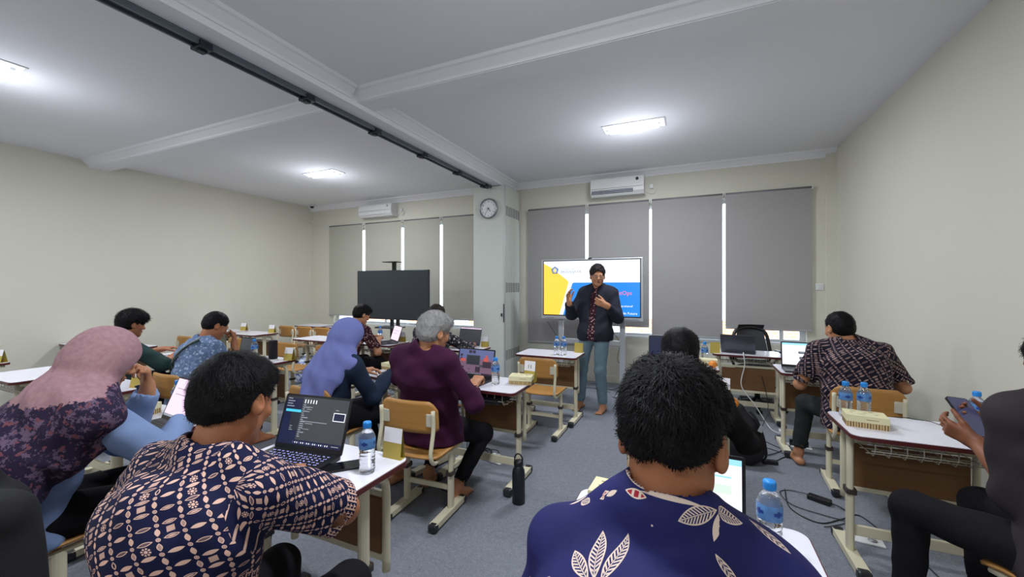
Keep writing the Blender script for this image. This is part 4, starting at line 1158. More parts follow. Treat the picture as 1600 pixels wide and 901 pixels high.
# ------------------------------------------------------------------ people
def skinmat(name, c):
    m, nt, b = newmat(name); nz = noise(nt, 14, 4); c1 = lin(c)
    nt.links.new(mixc(nt, nz, tuple(v * f for v, f in zip(c1[:3], (.78, .68, .64))) + (1,), c1), b.inputs['Base Color'])
    b.inputs['Roughness'].default_value = .5; b.inputs['Specular IOR Level'].default_value = .35
    b.inputs['Subsurface Weight'].default_value = .08; b.inputs['Subsurface Radius'].default_value = (.01, .004, .002)
    b.inputs['Subsurface Scale'].default_value = .5
    bumpit(nt, b, noise(nt, 260, 2), .08)
    return m
SK1 = skinmat('skin_brown', (176, 118, 84)); SK2 = skinmat('skin_tan', (196, 142, 106)); SK3 = skinmat('skin_deep_brown', (142, 92, 66))
LIP = P('lips', (140, 78, 68), .5, var=.05); EYEW = P('eye_white', (225, 222, 216), .3); IRIS = P('iris_dark', (28, 20, 16), .2)
def hairmat(name, a, b_, rough=.5):
    m, nt, b = newmat(name); nz = noise(nt, 55, 5, rough=.7)
    nt.links.new(mixc(nt, nz, lin(a), lin(b_)), b.inputs['Base Color']); b.inputs['Roughness'].default_value = rough
    b.inputs['Specular IOR Level'].default_value = .12
    bumpit(nt, b, noise(nt, 150, 4, rough=.7), .5, .004)
    return m
HBLK = hairmat('black_hair', (7, 7, 8), (24, 22, 25)); HGREY = hairmat('grey_hair', (96, 96, 98), (196, 194, 192), .5); HSHORT = hairmat('short_dark_hair', (22, 19, 18), (62, 54, 50), .6)

def A(*p): return np.array(p, dtype=float)
def nrm(v): v = np.array(v, float); return v / (np.linalg.norm(v) + 1e-9)
def ik(a, c, l1, l2, pole):
    a, c = A(*a), A(*c); d = c - a; L = np.linalg.norm(d)
    if L > (l1 + l2) * .999: c = a + d / L * (l1 + l2) * .999; d = c - a; L = np.linalg.norm(d)
    u = d / L; x = (l1 * l1 - l2 * l2 + L * L) / (2 * L); h = math.sqrt(max(l1 * l1 - x * x, 1e-6))
    p = nrm(A(*pole) - u * float(A(*pole) @ u))
    return a + u * x + p * h, c

def hand_ops(s, w, f, n, side, curl=(20, 25, 15), spread=.0, k=1.0, thumb=35):
    """palm with five separate fingers; f finger direction, n palm normal, side +1 right / -1 left"""
    w = A(*w); f = nrm(f); n = A(*n); n = nrm(n - f * float(n @ f)); t = np.cross(f, n) * side
    for o_, kr in ((.028, .0125), (.010, .013), (-.009, .0125), (-.026, .0115)):
        s.cone(w + t * o_ * .55 * k, w + f * .082 * k + t * o_ * k, .0145 * k, kr * k, k=.012)
    s.cone(w - f * .03 * k, w + f * .02 * k, .024 * k, .020 * k, k=.02, w=1.25, axis=t)
    for i, (o_, L, r) in enumerate(((.030, .070, .0086), (.010, .079, .0088), (-.010, .073, .0085), (-.028, .057, .0074))):
        p = w + f * (.084 - .004 * abs(i - 1)) * k + t * o_ * k; a = 0
        sp_ = spread * (1.5 - i)
        for j, fr_ in enumerate((.45, .31, .24)):
            a += math.radians(curl[j] * (1 + .12 * i))
            d = f * math.cos(a) + n * math.sin(a) + t * sp_ * (1 if j == 0 else .5)
            q = p + nrm(d) * L * fr_ * k
            s.cone(p, q, r * (1 - .08 * j) * k, r * (1 - .08 * (j + 1)) * k, k=.004); p = q
    a = math.radians(thumb); p = w + f * .022 * k + t * .022 * k + n * .004 * k
    for j, (L, r) in enumerate(((.042, .0135), (.032, .0105), (.026, .0088))):
        d = f * math.cos(a) + t * math.sin(a) + n * (.25 + .15 * j)
        q = p + nrm(d) * L * k; s.cone(p, q, r * k, r * .85 * k, k=.010 if j == 0 else .005); p = q; a *= .62

def head_sdf(nb, h, fem=False, jaw=1.0):
    """head in its own frame: x right, y forward, z up; nb = neck base in this frame"""
    s = Sdf()
    s.ell((0, -.014, .032), (.074, .092, .084), .02)
    s.ell((0, .022, -.02), (.064, .066, .085), .03)
    s.cone((-.038 * jaw, .0, -.062), (0, .062, -.092), .026, .018, .03); s.cone((.038 * jaw, .0, -.062), (0, .062, -.092), .026, .018, .03)
    s.ell((0, .072, -.096), (.020, .014, .014), .02)
    s.cone((-.036, .074, .017), (.036, .074, .017), .012, .012, .02)
    for sx in (-1, 1):
        s.ell((sx * .044, .060, -.028), (.020, .018, .018), .02)
        s.ell((sx * .031, .094, -.001), (.018, .014, .012), .012, 's')
        s.cone((sx * .018, .0835, -.003), (sx * .044, .0775, -.003), .0085, .0075, .008)
        s.ell((sx * .010, .094, -.034), (.008, .010, .007), .008)
        R = Matrix.Rotation(sx * -.35, 3, 'Z') @ Matrix.Rotation(.12, 3, 'X')
        s.ell((sx * .079, -.018, -.006), (.0085, .020, .032), .004, R=R)
        s.ell((sx * .075, -.006, -.018), (.010, .012, .018), .01)
        s.ell((sx * .089, -.014, -.002), (.006, .010, .017), .004, 's', R=R)
    s.cone((0, .084, .006), (0, .106, -.028), .0075, .0115, .012)
    s.cone((-.017, .086, -.058), (.017, .086, -.058), .007, .007, .008); s.cone((-.013, .085, -.068), (.013, .085, -.068), .0075, .0075, .006)
    s.cone((-.02, .0935, -.0628), (.02, .0935, -.0628), .0022, .0022, .004, 's')
    s.cone((0, -.026, -.035), nb, .052 if not fem else .046, .060 if not fem else .052, .03)
    V, Q = s.mesh(h)
    return V, Q

def ribbons(V, Q, n, L, wd, lift, crown, rng, mi=1, jit=.35, flow=None, mask=None):
    """thin tapered hair strands rooted on a surface"""
    P0, P1, P2 = V[Q[:, 0]], V[Q[:, 1]], V[Q[:, 2]]
    fn = np.cross(P1 - P0, P2 - P0); fn /= np.linalg.norm(fn, axis=1)[:, None] + 1e-12
    c = V[Q].mean(1); sel = np.arange(len(Q))
    if mask is not None: sel = sel[mask(c)]
    i = rng.choice(sel, n); p = c[i] + rng.normal(0, .0025, (n, 3)); nn = fn[i]
    d = p - crown if flow is None else flow(p)
    d = d + rng.normal(0, 1, (n, 3)) * jit * np.linalg.norm(d, axis=1)[:, None]
    d -= nn * (d * nn).sum(1)[:, None]; d /= np.linalg.norm(d, axis=1)[:, None] + 1e-9
    s = np.cross(nn, d); ll = L * rng.uniform(.5, 1.2, n)[:, None] * np.clip((p[:, 2] + .015) / .075, .15, 1)[:, None] * np.where((np.abs(p[:, 0]) > .058) & (p[:, 2] < .035), .3, 1)[:, None]; lf = lift * rng.uniform(.2, 1.2, n)[:, None] * np.clip((p[:, 2] + .01) / .07, .12, 1)[:, None]
    a = p - nn * .003; b = p + d * ll * .5 + nn * lf; e = p + d * ll + nn * lf * .7 + np.array([0, 0, -1]) * ll * .12
    W = wd * .5
    R = np.stack([a - s * W, a + s * W, b - s * W, b + s * W, e - s * W * .25, e + s * W * .25], 1).reshape(-1, 3)
    k = np.arange(n)[:, None] * 6
    F = np.concatenate([k + np.array([[0, 1, 3, 2]]), k + np.array([[2, 3, 5, 4]])])
    return R, F, mi

def hair_sdf(t=.012, nape=-.062, puff=0.0, front=.115, h=.006, lump=.002, up=0.0, seed=0.0, bald=0.0):
    s = Sdf()
    s.ell((0, -.014, .036 + up * .3), (.077 + t, .095 + t, .086 + t + up), .02)
    s.ell((0, -.046, -.010), (.066 + t * .8, .056 + t * .8, .062), .03)
    if puff:
        s.ell((0, .012, .075), (.070 + puff * .5, .085 + puff * .4, .050 + puff), .03)
        s.ell((0, .070, .078), (.055 + puff * .4, .03 + puff * .4, .022 + puff * .5), .03)
    s.ell((0, .150, -.032), (.092, front, .112), .010, 's'); s.ell((0, .10, .028), (.050, .045, .040), .02, 's')
    for sx in (-1, 1):
        s.ell((sx * .104, -.008, -.028), (.040, .042, .052), .008, 's')
        s.ell((sx * .092, .060, -.034), (.036, .062, .075), .010, 's')
    s.plane((0, -.05, nape), (0, .30, -1), .012)
    f = lambda X, Y, Z: lump * (np.sin(95 * X + 40 * Z + seed) * np.sin(80 * Y - 50 * Z + seed) + .6 * np.sin(190 * Y + 60 * X) * np.sin(150 * Z + 70 * X))
    return s.mesh(h, f)

def person(label, at, yaw, head, look=(0, 0, 0), skin=SK1, hair=None, shirt=None, trousers=None, wrists=None, poles=None, hands=None,
           seated=True, feet=None, sleeve='short', sh_h=.009, hd_h=.0045, sw=.17, fat=0.0, hijab=None, nb=None, hem=-.02, uvk=1.0,
           extra=None, hand_h=.005, arm=(.295, .265), zp=None, group=None, drop=(0, 0, 0), collar=True, shoes=None, col_h=.040, sleeve_r=.0, kpole=None, lean_sh=0.0, face=True):
    root = thing('person', label, 'person', (at[0], at[1], 0), yaw)
    cy_, sy_ = math.cos(-yaw), math.sin(-yaw)
    def TL(p): x, y = p[0] - at[0], p[1] - at[1]; return A(x * cy_ - y * sy_, x * sy_ + y * cy_, p[2])
    H = TL(head); Rh = (Matrix.Rotation(math.radians(look[0]), 4, 'Z') @ Matrix.Rotation(math.radians(-look[1]), 4, 'X') @ Matrix.Rotation(math.radians(look[2]), 4, 'Y'))
    Mh = Matrix.Translation(H) @ Rh; RN = np.array(Rh.to_3x3())
    zp = zp or (.55 if seated else .93)
    Pv = A(0, 0, zp)
    Nn = H + RN @ A(0, -.038, -.055) + A(0, -.028, -.095) if nb is None else TL(nb)
    axis = nrm(Nn - Pv)
    W_ = Pv + (Nn - Pv) * .36 + A(0, -.012, 0); C = Pv + (Nn - Pv) * .72 + A(0, -.025 - lean_sh, 0)
    X = A(1, 0, 0)
    Sr = Nn + A(sw, .0, -.062 + drop[1]); Sl = Nn + A(-sw, .0, -.062 + drop[0])
    wr = [TL(w_) for w_ in wrists]
    pl = poles or ((-.6, -.2, -.8), (.6, -.2, -.8))
    El, Wl = ik(Sl, wr[0], *arm, pl[0]); Er, Wr = ik(Sr, wr[1], *arm, pl[1])
    # legs
    hips = [Pv + A(s * .09, .01, -.015) for s in (-1, 1)]
    ft = [TL(f_) for f_ in feet] if feet else [A(s * .13, .46, .085) for s in (-1, 1)]
    kp = kpole or ((-.15, 1, .6), (.15, 1, .6))
    legs = [ik(hips[i], ft[i], .43, .41, kp[i]) for i in (0, 1)]
    def torso(s, o, k=.04):
        s.cone(Pv + A(0, 0, -.02), W_, .125 + o + fat, .112 + o + fat * 1.1, k, w=1.32, axis=X)
        s.cone(W_, C, .112 + o + fat * 1.1, .118 + o + fat * .6, k, w=1.36, axis=X)
        s.cone(C, Nn + A(0, .0, -.075), .112 + o + fat * .5, .070 + o, k, w=1.55, axis=X)
        s.cone(Sl + A(.012, 0, -.005), Sr + A(-.012, 0, -.005), .052 + o, .052 + o, k)
        for S_ in (Sl, Sr): s.cone(Nn + A(0, -.012, .012), S_ + A(0, 0, .018), .044 + o, .040 + o, k)
    parts = []
    # --- body
    b = Sdf(); torso(b, -.012)
    for S_, E_, w_ in ((Sl, El, Wl), (Sr, Er, Wr)): b.cone(S_, E_, .046, .038, .02)
    for (K_, F_), h_ in zip(legs, hips): b.cone(h_, K_, .070, .050, .03); b.cone(K_, F_, .048, .034, .02)
    V, Q = b.mesh(.016); parts.append((V, Q, 0))
    nbh = np.array(Mh.inverted() @ Vector(Nn + A(0, 0, -.02)))
    V, Q = head_sdf(nbh, hd_h, hijab is not None); parts.append((xf(Mh, V), Q, 0))
    hs = hands or (dict(), dict())
    for i, (S_, E_, w_, hd) in enumerate(((Sl, El, Wl, hs[0]), (Sr, Er, Wr, hs[1]))):
        s = Sdf(); side = (-1, 1)[i]
        s.cone(E_, w_, .040, .0255, .02); s.cone(E_ + (E_ - w_) * .0, E_ + nrm(S_ - E_) * .12, .040, .042, .02)
        d = dict(hd); f_ = d.pop('f', nrm(w_ - E_) * .6 + A(-side * .15, .4, 0)); n_ = d.pop('n', (0, 0, -1))
        hand_ops(s, w_, f_, n_, side, k=1.04, **d)
        V, Q = s.mesh(hand_h); parts.append((V, Q, 0))
    for i, (K_, F_) in enumerate(legs):
        s = Sdf(); s.cone(K_ + (F_ - K_) * .55, F_, .044, .031, .02)
        fd = A((-.12, .12)[i], 1, 0) * .16; z0 = A(F_[0], F_[1], .022)
        s.cone(z0 + A(0, -.045, .006), z0 + fd * .8, .028, .021, .03, w=1.3, axis=X); s.cone(F_, z0 + fd * .5 + A(0, 0, .01), .033, .026, .03)
        for j in range(5):
            o_ = (-.030 + j * .0145) * (1 if i == 0 else -1)
            L = .225 - .011 * (4 - j if False else abs(4 - j)) * 1.0
            s.cone(z0 + A(o_, fd[1] * .75, -.006), z0 + A(o_ + fd[0] * .2, .155 + (.004 * j), -.010), .0105, .0095 + (.003 if j == 4 else 0), .004)
        V, Q = s.mesh(.0065 if not seated else .009); parts.append((V, Q, 0))
    body = link('body', np_mesh('body', parts, [skin, LIP]), root)
    # --- face bits
    if face:
        m = MB()
        for sx in (-1, 1):
            M_ = Mh @ Matrix.Translation((sx * .031, .0765, -.003))
            m.lathe([(0, -.0105)] + [(.0105 * math.sin(a), -.0105 * math.cos(a)) for a in [PI * j / 8 for j in range(1, 8)]] + [(0, .0105)], M=M_ @ Matrix.Rotation(-PI / 2, 4, 'X'), n=12)
            m.lathe([(.0052, .0093), (.0035, .0103), (0, .0108)], M=M_ @ Matrix.Rotation(-PI / 2, 4, 'X'), n=10, mi=1)
        m.obj('eyes', [EYEW, IRIS], root)
        m = MB()
        for sx in (-1, 1): m.tube([Mh @ Vector(p) for p in ((sx * .014, .0905, .016), (sx * .030, .0895, .020), (sx * .048, .080, .015))], [.0025, .0032, .0015], n=6, sub=3)
        m.obj('eyebrows', HBLK, root)
        m = MB()
        m.tube([Mh @ Vector(p) for p in ((-.021, .0885, -.0615), (-.008, .0945, -.0575), (0, .0942, -.0585), (.008, .0945, -.0575), (.021, .0885, -.0615))], [.001, .0036, .0032, .0036, .001], n=6, sub=2)
        m.tube([Mh @ Vector(p) for p in ((-.020, .088, -.0635), (0, .0935, -.068), (.020, .088, -.0635))], [.001, .0046, .001], n=6, sub=3)
        m.obj('lips', LIP, root)
    # --- hair
    if hair:
        hp = dict(hair); mat = hp.pop('mat', HBLK); ns = hp.pop('strands', 1500); sl_ = hp.pop('len', .028); wd = hp.pop('wd', .0022); lf = hp.pop('lift', .004); jit = hp.pop('jit', .35)
        crown = np.array(hp.pop('crown', (0.0, -.045, .125))); fl = hp.pop('flow', None)
        V, Q = hair_sdf(**hp)
        pr = [(V, Q, 0)]
        if ns: pr.append(ribbons(V, Q, ns, sl_, wd, lf, crown, RNG, 0, jit, fl))
        pr = [(xf(Mh, v), q, mi) for v, q, mi in pr]
        link('hair', np_mesh('hair', pr, [mat]), root)
    # --- shirt
    o = .014
    s = Sdf(); torso(s, o)
    s.cone(Pv + A(0, -.005, -.02), Pv + A(0, -.01, -.09), .130 + o + fat, .138 + o + fat, .04, w=1.32, axis=X)
    rs = .058 + sleeve_r
    ends = []
    for S_, E_, w_ in ((Sl, El, Wl), (Sr, Er, Wr)):
        if sleeve == 'short':
            q_ = S_ + (E_ - S_) * .86; s.cone(S_, q_, rs + .004, rs + .008, .035, flat=(False, True)); ends.append((S_ + (E_ - S_) * .72, E_, rs + .002))
        elif sleeve == 'elbow':
            q_ = E_ + (w_ - E_) * .10; s.cone(S_, E_, rs + .003, rs + .002, .035); s.cone(E_, q_, rs + .002, rs + .004, .02, flat=(False, True)); ends.append((E_ + (w_ - E_) * .06, E_ + (w_ - E_) * .5, rs - .006))
        else:
            t_ = .62 if sleeve == 'rolled' else .97
            q_ = E_ + (w_ - E_) * t_; s.cone(S_, E_, rs + .002, rs - .004, .035); s.cone(E_, q_, rs - .004, .044 + sleeve_r * .7 if sleeve != 'rolled' else .047, .03, flat=(False, True)); ends.append((E_ + (w_ - E_) * (t_ - .06), E_ + (w_ - E_) * 1.4, (.038 + sleeve_r * .7)))
    for a_, b__, r in ends: s.cone(a_, b__, r, r, .004, 's', flat=(True, True))
    s.plane(Pv + A(0, 0, -.085 + hem), (0, 0, -1), .01)
    if collar:
        nd = nrm((H + RN @ A(0, -.035, -.07)) - Nn); c0 = Nn + A(0, -.006, .0)
        s.cone(c0 + nd * .0, c0 + nd * col_h, .073, .0655, .015, flat=(False, True)); s.cone(c0 + nd * .012, c0 + nd * .08, .059, .061, .003, 's', flat=(True, True))
    def fold(Xc, Yc, Zc):
        q = .0048
        return q * (np.sin(34 * Xc + 22 * Zc + 9 * Yc) * np.sin(13 * Zc + 28 * Yc + 1.3 + at[0]) + .7 * np.sin(50 * Zc - 24 * np.abs(Xc) + 17 * Yc + at[1]) * np.sin(11 * Xc + 15 * Yc + 2))
    V, Q = s.mesh(sh_h, fold)
    def uv(V_, Q_):
        fc = V_[Q_].mean(1)
        def seg(p, a, b_):
            ab = b_ - a; t_ = np.clip(((p - a) @ ab) / (ab @ ab), 0, 1); return np.linalg.norm(p - a - t_[:, None] * ab, axis=1), t_
        T0 = np.minimum(seg(fc, Pv, C)[0] - .15, seg(fc, Sl + A(.05, 0, 0), Sr - A(.05, 0, 0))[0] - .075)
        reg = np.zeros(len(fc), int)
        for k_, (S_, E_, w_) in enumerate(((Sl, El, Wl), (Sr, Er, Wr))):
            out = nrm(E_ - S_) * .01
            d_ = np.minimum(seg(fc, S_ + out, E_)[0], seg(fc, E_, w_)[0]) - rs
            reg[(d_ < T0)] = k_ + 1; T0 = np.minimum(T0, np.where(reg == k_ + 1, d_, T0))
        P_ = V_[Q_]  # faces,4,3
        U = np.zeros(P_.shape[:2] + (2,))
        q = P_ - Nn
        ca, sa = math.cos(.5), math.sin(.5)
        yy = P_[..., 1] - (Pv[1] + (P_[..., 2] - Pv[2]) / max(.2, (Nn - Pv)[2]) * (Nn - Pv)[1]) - .05
        ang = np.arctan2(q[..., 0], -yy)
        u_t = np.where(yy < -.005, q[..., 0] * 1.0, np.sign(q[..., 0]) * .17 + ang * .0)
        col_ = (fc[:, 2] > Nn[2] + .004)[:, None] & (np.abs(q[..., 0]) < .085)
        u_t = np.where(col_, q[..., 0] * 1.1, ang * .155)
        U[..., 0] = u_t; U[..., 1] = q[..., 2] * ca + q[..., 1] * sa
        for k_, (S_, E_, w_) in enumerate(((Sl, El, Wl), (Sr, Er, Wr))):
            m_ = reg == k_ + 1; pp = P_[m_].reshape(-1, 3)
            d1, t1 = seg(pp, S_, E_); d2, t2 = seg(pp, E_, w_)
            L1 = np.linalg.norm(E_ - S_); L2 = np.linalg.norm(w_ - E_)
            use2 = d2 < d1; ln = np.where(use2, L1 + t2 * L2, t1 * L1)
            for (a_, b__, mk) in ((S_, E_, ~use2), (E_, w_, use2)):
                ax_ = nrm(b__ - a_); e1 = nrm(np.cross(ax_, A(0, 1, 0.01))); e2 = np.cross(ax_, e1)
                r_ = pp[mk] - a_; an = np.arctan2(r_ @ e1, r_ @ e2)
                tmp = np.stack([an * rs * 1.0 + .4, -ln[mk]], 1)
                if mk is not None:
                    if a_ is S_: o1 = tmp; k1 = mk
                    else: o2 = tmp; k2 = mk
            W2 = np.zeros((len(pp), 2)); W2[k1] = o1; W2[k2] = o2
            ts = (pp - S_) @ (E_ - S_) / L1; W2[:, 1] = np.where(~use2 & (ts < 0), -ts, W2[:, 1])
            U[m_] = W2.reshape(-1, 4, 2)
        # keep faces from straddling the angular seam
        du = U[..., 0] - U[:, :1, 0]; per = 2 * PI * np.where(reg == 0, .155, rs)[:, None]
        U[..., 0] -= np.round(du / per) * per
        return (U * uvk).reshape(-1, 2)
    link('shirt', np_mesh('shirt', [(V, Q, 0)], [shirt], uv), root)
    # --- trousers
    s = Sdf(); s.ell(Pv + A(0, 0, -.03), (.175 + fat, .14 + fat, .10), .04)
    for i, (K_, F_) in enumerate(legs):
        kf = F_ + (K_ - F_) * (.10 if seated else .02)
        s.cone(hips[i], K_, .092, .066, .05); s.cone(K_, kf, .066, .050 if seated else .056, .03, flat=(False, True))
        s.cone(kf + (K_ - kf) * .08, F_ - (K_ - F_) * .2, .042, .042, .003, 's', flat=(True, True))
    V, Q = s.mesh(.010, lambda X_, Y_, Z_: .003 * np.sin(40 * Z_ + 25 * X_) * np.sin(30 * Y_ + 20 * Z_))
    if seated: pass
    link('trousers', np_mesh('trousers', [(V, Q, 0)], [trousers]), root)
    # --- headscarf
    if hijab:
        s = Sdf(); R3 = Rh.to_3x3(); g = hijab
        s.ell(H + RN @ A(0, -.012, .026), (.096, .114, .108), .03, R=R3)
        s.ell(H + RN @ A(0, -.03, -.03), (.088, .09, .10), .04, R=R3)
        s.cone(H + RN @ A(0, -.03, -.05), Nn + A(0, -.005, -.03), .092, .10, .06)
        for S_ in (Sl, Sr): s.cone(Nn + A(0, 0, .0), S_ + A(0, -.01, .0), .085, .072 + g.get('sh', 0), .05)
        s.cone(Nn + A(0, -.01, -.04), C + A(0, -.015, -.02), .11, g.get('cr', .170), .06, w=g.get('cw', 1.42), axis=X)
        bk = g.get('back', (0, -.10, -.30)); s.cone(Nn + A(0, -.045, -.03), Nn + A(*bk), .10, .13, .06, w=g.get('bw', 1.25), axis=X)
        for a_ in g.get('extra', ()): s.cone(Nn + A(*a_[0]), Nn + A(*a_[1]), a_[2], a_[3], .05)
        for pp, n_ in g['cut']: s.plane(Nn + A(*pp), n_, .012)
        s.ell(H + RN @ A(0, .108, -.025), (.060, .062, .078), .012, 's', R=R3)
        def hf(Xc, Yc, Zc):
            x, y, z = Xc - Nn[0], Yc - Nn[1], Zc - Nn[2]
            w0 = np.clip((.22 - z) * 2.2, 0, 1)
            an = np.arctan2(x, -y - .05)
            return w0 * (.008 * np.sin(an * 7 + 14 * z + 3 * np.sin(6 * z)) + .004 * np.sin(an * 13 - 20 * z))
        V, Q = s.mesh(g.get('h', .009), hf)
        link('headscarf', np_mesh('headscarf', [(V, Q, 0)], [g['mat']]), root)
    if extra: extra(dict(root=root, Mh=Mh, N=Nn, P=Pv, C=C, W=W_, Sl=Sl, Sr=Sr, El=El, Er=Er, Wl=Wl, Wr=Wr, H=H, RN=RN, TL=TL, torso=torso, X=X, rs=rs))
    return root

def glasses(D, r=.019):
    g = MB(); Mh = D['Mh']
    for sx in (-1, 1):
        g.tube([Mh @ Vector((sx * .032 + r * 1.25 * math.cos(a), .098, -.002 + r * math.sin(a))) for a in [2 * PI * i / 16 for i in range(16)]], .0014, n=5, closed=True)
        g.tube([Mh @ Vector(p) for p in ((sx * .056, .097, .002), (sx * .078, .06, .004), (sx * .080, -.01, .006), (sx * .080, -.025, -.008))], .0014, n=5)
    g.tube([Mh @ Vector(p) for p in ((-.009, .099, .002), (0, .101, .005), (.009, .099, .002))], .0014, n=5)
    g.obj('glasses', METAL, D['root'])

# base u, v, tip u, v, half width, solid
LEAVES = [(.090, .016, .032, -.010, .012), (.097, .018, .152, .006, .0105), (.095, .015, .084, -.026, .006, True),
          (-.066, -.105, -.093, -.045, .0095), (-.058, -.105, -.048, -.040, .0095), (-.072, -.108, -.114, -.080, .0085),
          (-.068, .015, -.088, .004, .004, True), (-.145, -.010, -.175, -.010, .007), (-.178, .0, -.20, -.02, .005, True),
          (.178, .014, .188, -.020, .008), (.092, -.040, .108, -.075, .007), (-.008, -.0225, -.0045, -.0235, .0015, True),
          (.408, -.035, .392, -.060, .0045, True), (.45, -.10, .50, -.13, .012), (.33, -.14, .38, -.10, .012), (.12, -.13, .17, -.10, .012), (-.14, -.17, -.12, -.12, .011),
          (-.005, .022, -.060, .050, .009), (.002, .022, -.035, .062, .009), (.008, .022, -.006, .066, .009), (.015, .022, .040, .062, .009), (-.03, .02, .07, .016, .004, True)]
BUDS = [(-.053, .018, -.016, .012, .007), (-.083, .012, -.122, -.002, .005), (.365, -.030, .388, -.062, .007), (.30, -.05, .33, -.09, .007)]
SH_LEAF = batik_leaves('leaf_batik'); SH_LAT = batik_lattice('diamond_batik', (16, 22, 62), (226, 184, 166), k=.52, ink=(.218, .262))
SH_LAT2 = batik_lattice('small_diamond_batik', (24, 20, 40), (160, 132, 128), k=.64)
SH_RED = blotch('maroon_print', [(58, 22, 32), (188, 150, 150), (26, 18, 26)], 55)
SH_BW = blotch('black_white_batik', [(34, 33, 38), (176, 172, 172), (90, 88, 92)], 38)
SH_LB = blotch('light_blue_batik', [(92, 112, 146), (156, 174, 200), (120, 140, 172)], 42)
CL = lambda n, c, **k: P(n, c, .88, var=k.get('var', .15), vs=k.get('vs', 7), bump=.35, bs_=22, spec=.2)
C_BLACK = CL('black_trousers', (22, 21, 26)); C_PURP = CL('maroon_purple_shirt', (66, 24, 56)); C_TEAL = CL('dark_teal_shirt', (44, 66, 66))
C_NAVY = CL('dark_blue_shirt', (36, 50, 72)); C_LBLUE = CL('light_blue_shirt', (140, 164, 210)); C_JEANS = CL('faded_jeans', (122, 148, 162)); C_DGREY = CL('dark_grey_shirt', (58, 52, 56))
C_JACK = CL('dark_jacket', (42, 44, 56)); C_OLIVE = CL('dark_green_trousers', (44, 48, 48)); C_BSH = CL('black_shirt', (24, 23, 27))
C_HBLUE = CL('blue_headscarf', (122, 130, 192))
def mauve():
    m, nt, b = newmat('mauve_patterned_headscarf')
    t = nt.nodes.new('ShaderNodeTexCoord'); sp_ = nt.nodes.new('ShaderNodeSeparateXYZ'); nt.links.new(t.outputs['Object'], sp_.inputs[0])
    z = N(nt, sp_.outputs[2]); y = N(nt, sp_.outputs[1])
    n1 = noise(nt, 9, 5, rough=.75); n2 = noise(nt, 60, 4); n3 = noise(nt, 26, 5, rough=.8)
    c = mixc(nt, n2, lin((150, 112, 122)), lin((190, 152, 158)))
    dark = mixc(nt, n3.gt(.54), lin((50, 42, 66)), lin((112, 92, 116))); dark = mixc(nt, (noise(nt, 45, 3).gt(.62)), dark, lin((122, 76, 86)))
    f = (z + n1 * .10 - y * .18).lt(1.07)
    nt.links.new(mixc(nt, f, c, dark), b.inputs['Base Color']); b.inputs['Roughness'].default_value = .9; b.inputs['Specular IOR Level'].default_value = .15
    bumpit(nt, b, noise(nt, 20, 3), .3, .01)
    return m
C_MAUVE = mauve()

# 1 presenter, standing
def jacket(D):
    s = Sdf(); D['torso'](s, .030); Pv, X, A_ = D['P'], D['X'], A
    s.cone(Pv + A(0, -.0, -.02), Pv + A(0, 0, -.10), .155, .16, .04, w=1.32, axis=X)
    for S_, E_, w_ in ((D['Sl'], D['El'], D['Wl']), (D['Sr'], D['Er'], D['Wr'])):
        s.cone(S_, E_, .074, .066, .04); s.cone(E_, E_ + (w_ - E_) * .86, .066, .050, .03, flat=(False, True)); s.cone(E_ + (w_ - E_) * .78, w_ + (w_ - E_) * .3, .04, .04, .003, 's', flat=(True, True))
    N_ = D['N']; s.cone(N_ + A(0, -.01, .0), N_ + A(0, -.01, .055), .082, .076, .02, flat=(False, True)); s.cone(N_ + A(0, 0, .01), N_ + A(0, 0, .08), .066, .068, .003, 's', flat=(True, True))
    s.cone(N_ + A(0, .13, .06), Pv + A(0, .2, -.2), .052, .046, .01, 's'); s.cone(N_ + A(0, .09, .03), Pv + A(0, .17, -.2), .036, .036, .01, 's'); s.plane(Pv + A(0, 0, -.10), (0, 0, -1), .01)
    V, Q = s.mesh(.009, lambda x, y, z: .004 * np.sin(30 * z + 20 * x) * np.sin(25 * x + 14 * z + 9 * y))
    link('jacket', np_mesh('jacket', [(V, Q, 0)], [C_JACK]), D['root']); glasses(D)
person('presenter standing in a dark open jacket and jeans, barefoot, gesturing before the slide display', (-1.02, 4.72), PI - .15, (-.985, 4.70, 1.575), (28, 4, 0), SK2,
       dict(mat=hairmat('dark_brown_hair', (26, 23, 24), (60, 54, 54), .55), t=.010, up=.008, front=.122, strands=2600, len=.026, wd=.003, lift=.006, jit=.5, h=.0055, lump=.004), SH_RED, C_JEANS, wrists=((-.84, 4.44, 1.25), (-1.27, 4.50, 1.28)), poles=((-.4, .1, -1), (.5, -.1, -1)),
       hands=(dict(f=(.8, .35, .35), n=(.2, -.9, .1), curl=(25, 45, 30)), dict(f=(.0, .3, 1), n=(-1, .2, .1), curl=(18, 22, 18), spread=.12)),
       seated=False, sw=.162, feet=((-.93, 4.74, .09), (-1.20, 4.76, .09)), kpole=((0, 1, 0), (0, 1, 0)), sleeve='short', sh_h=.009, extra=jacket, zp=.93, collar=True, hd_h=.005)
# 2 nearest man
person('nearest man from behind, thick black hair, navy shirt with large leaf print', (-.06, .52), 0, (-.030, .755, 1.185), (-6, 8, 0), SK1,
       dict(t=.004, puff=.012, up=.006, nape=-.004, strands=24000, len=.026, wd=.0012, lift=.0035, jit=.45, h=.004, lump=.0035), SH_LEAF, C_BLACK,
       wrists=((-.22, .98, .77), (.16, .98, .77)), poles=((-.35, -.2, -1), (.35, -.2, -1)), sleeve='elbow', sh_h=.006, hd_h=.0035, sw=.158, nb=(-.045, .705, 1.082), fat=-.004, lean_sh=.0, drop=(-.045, -.022), col_h=.052)
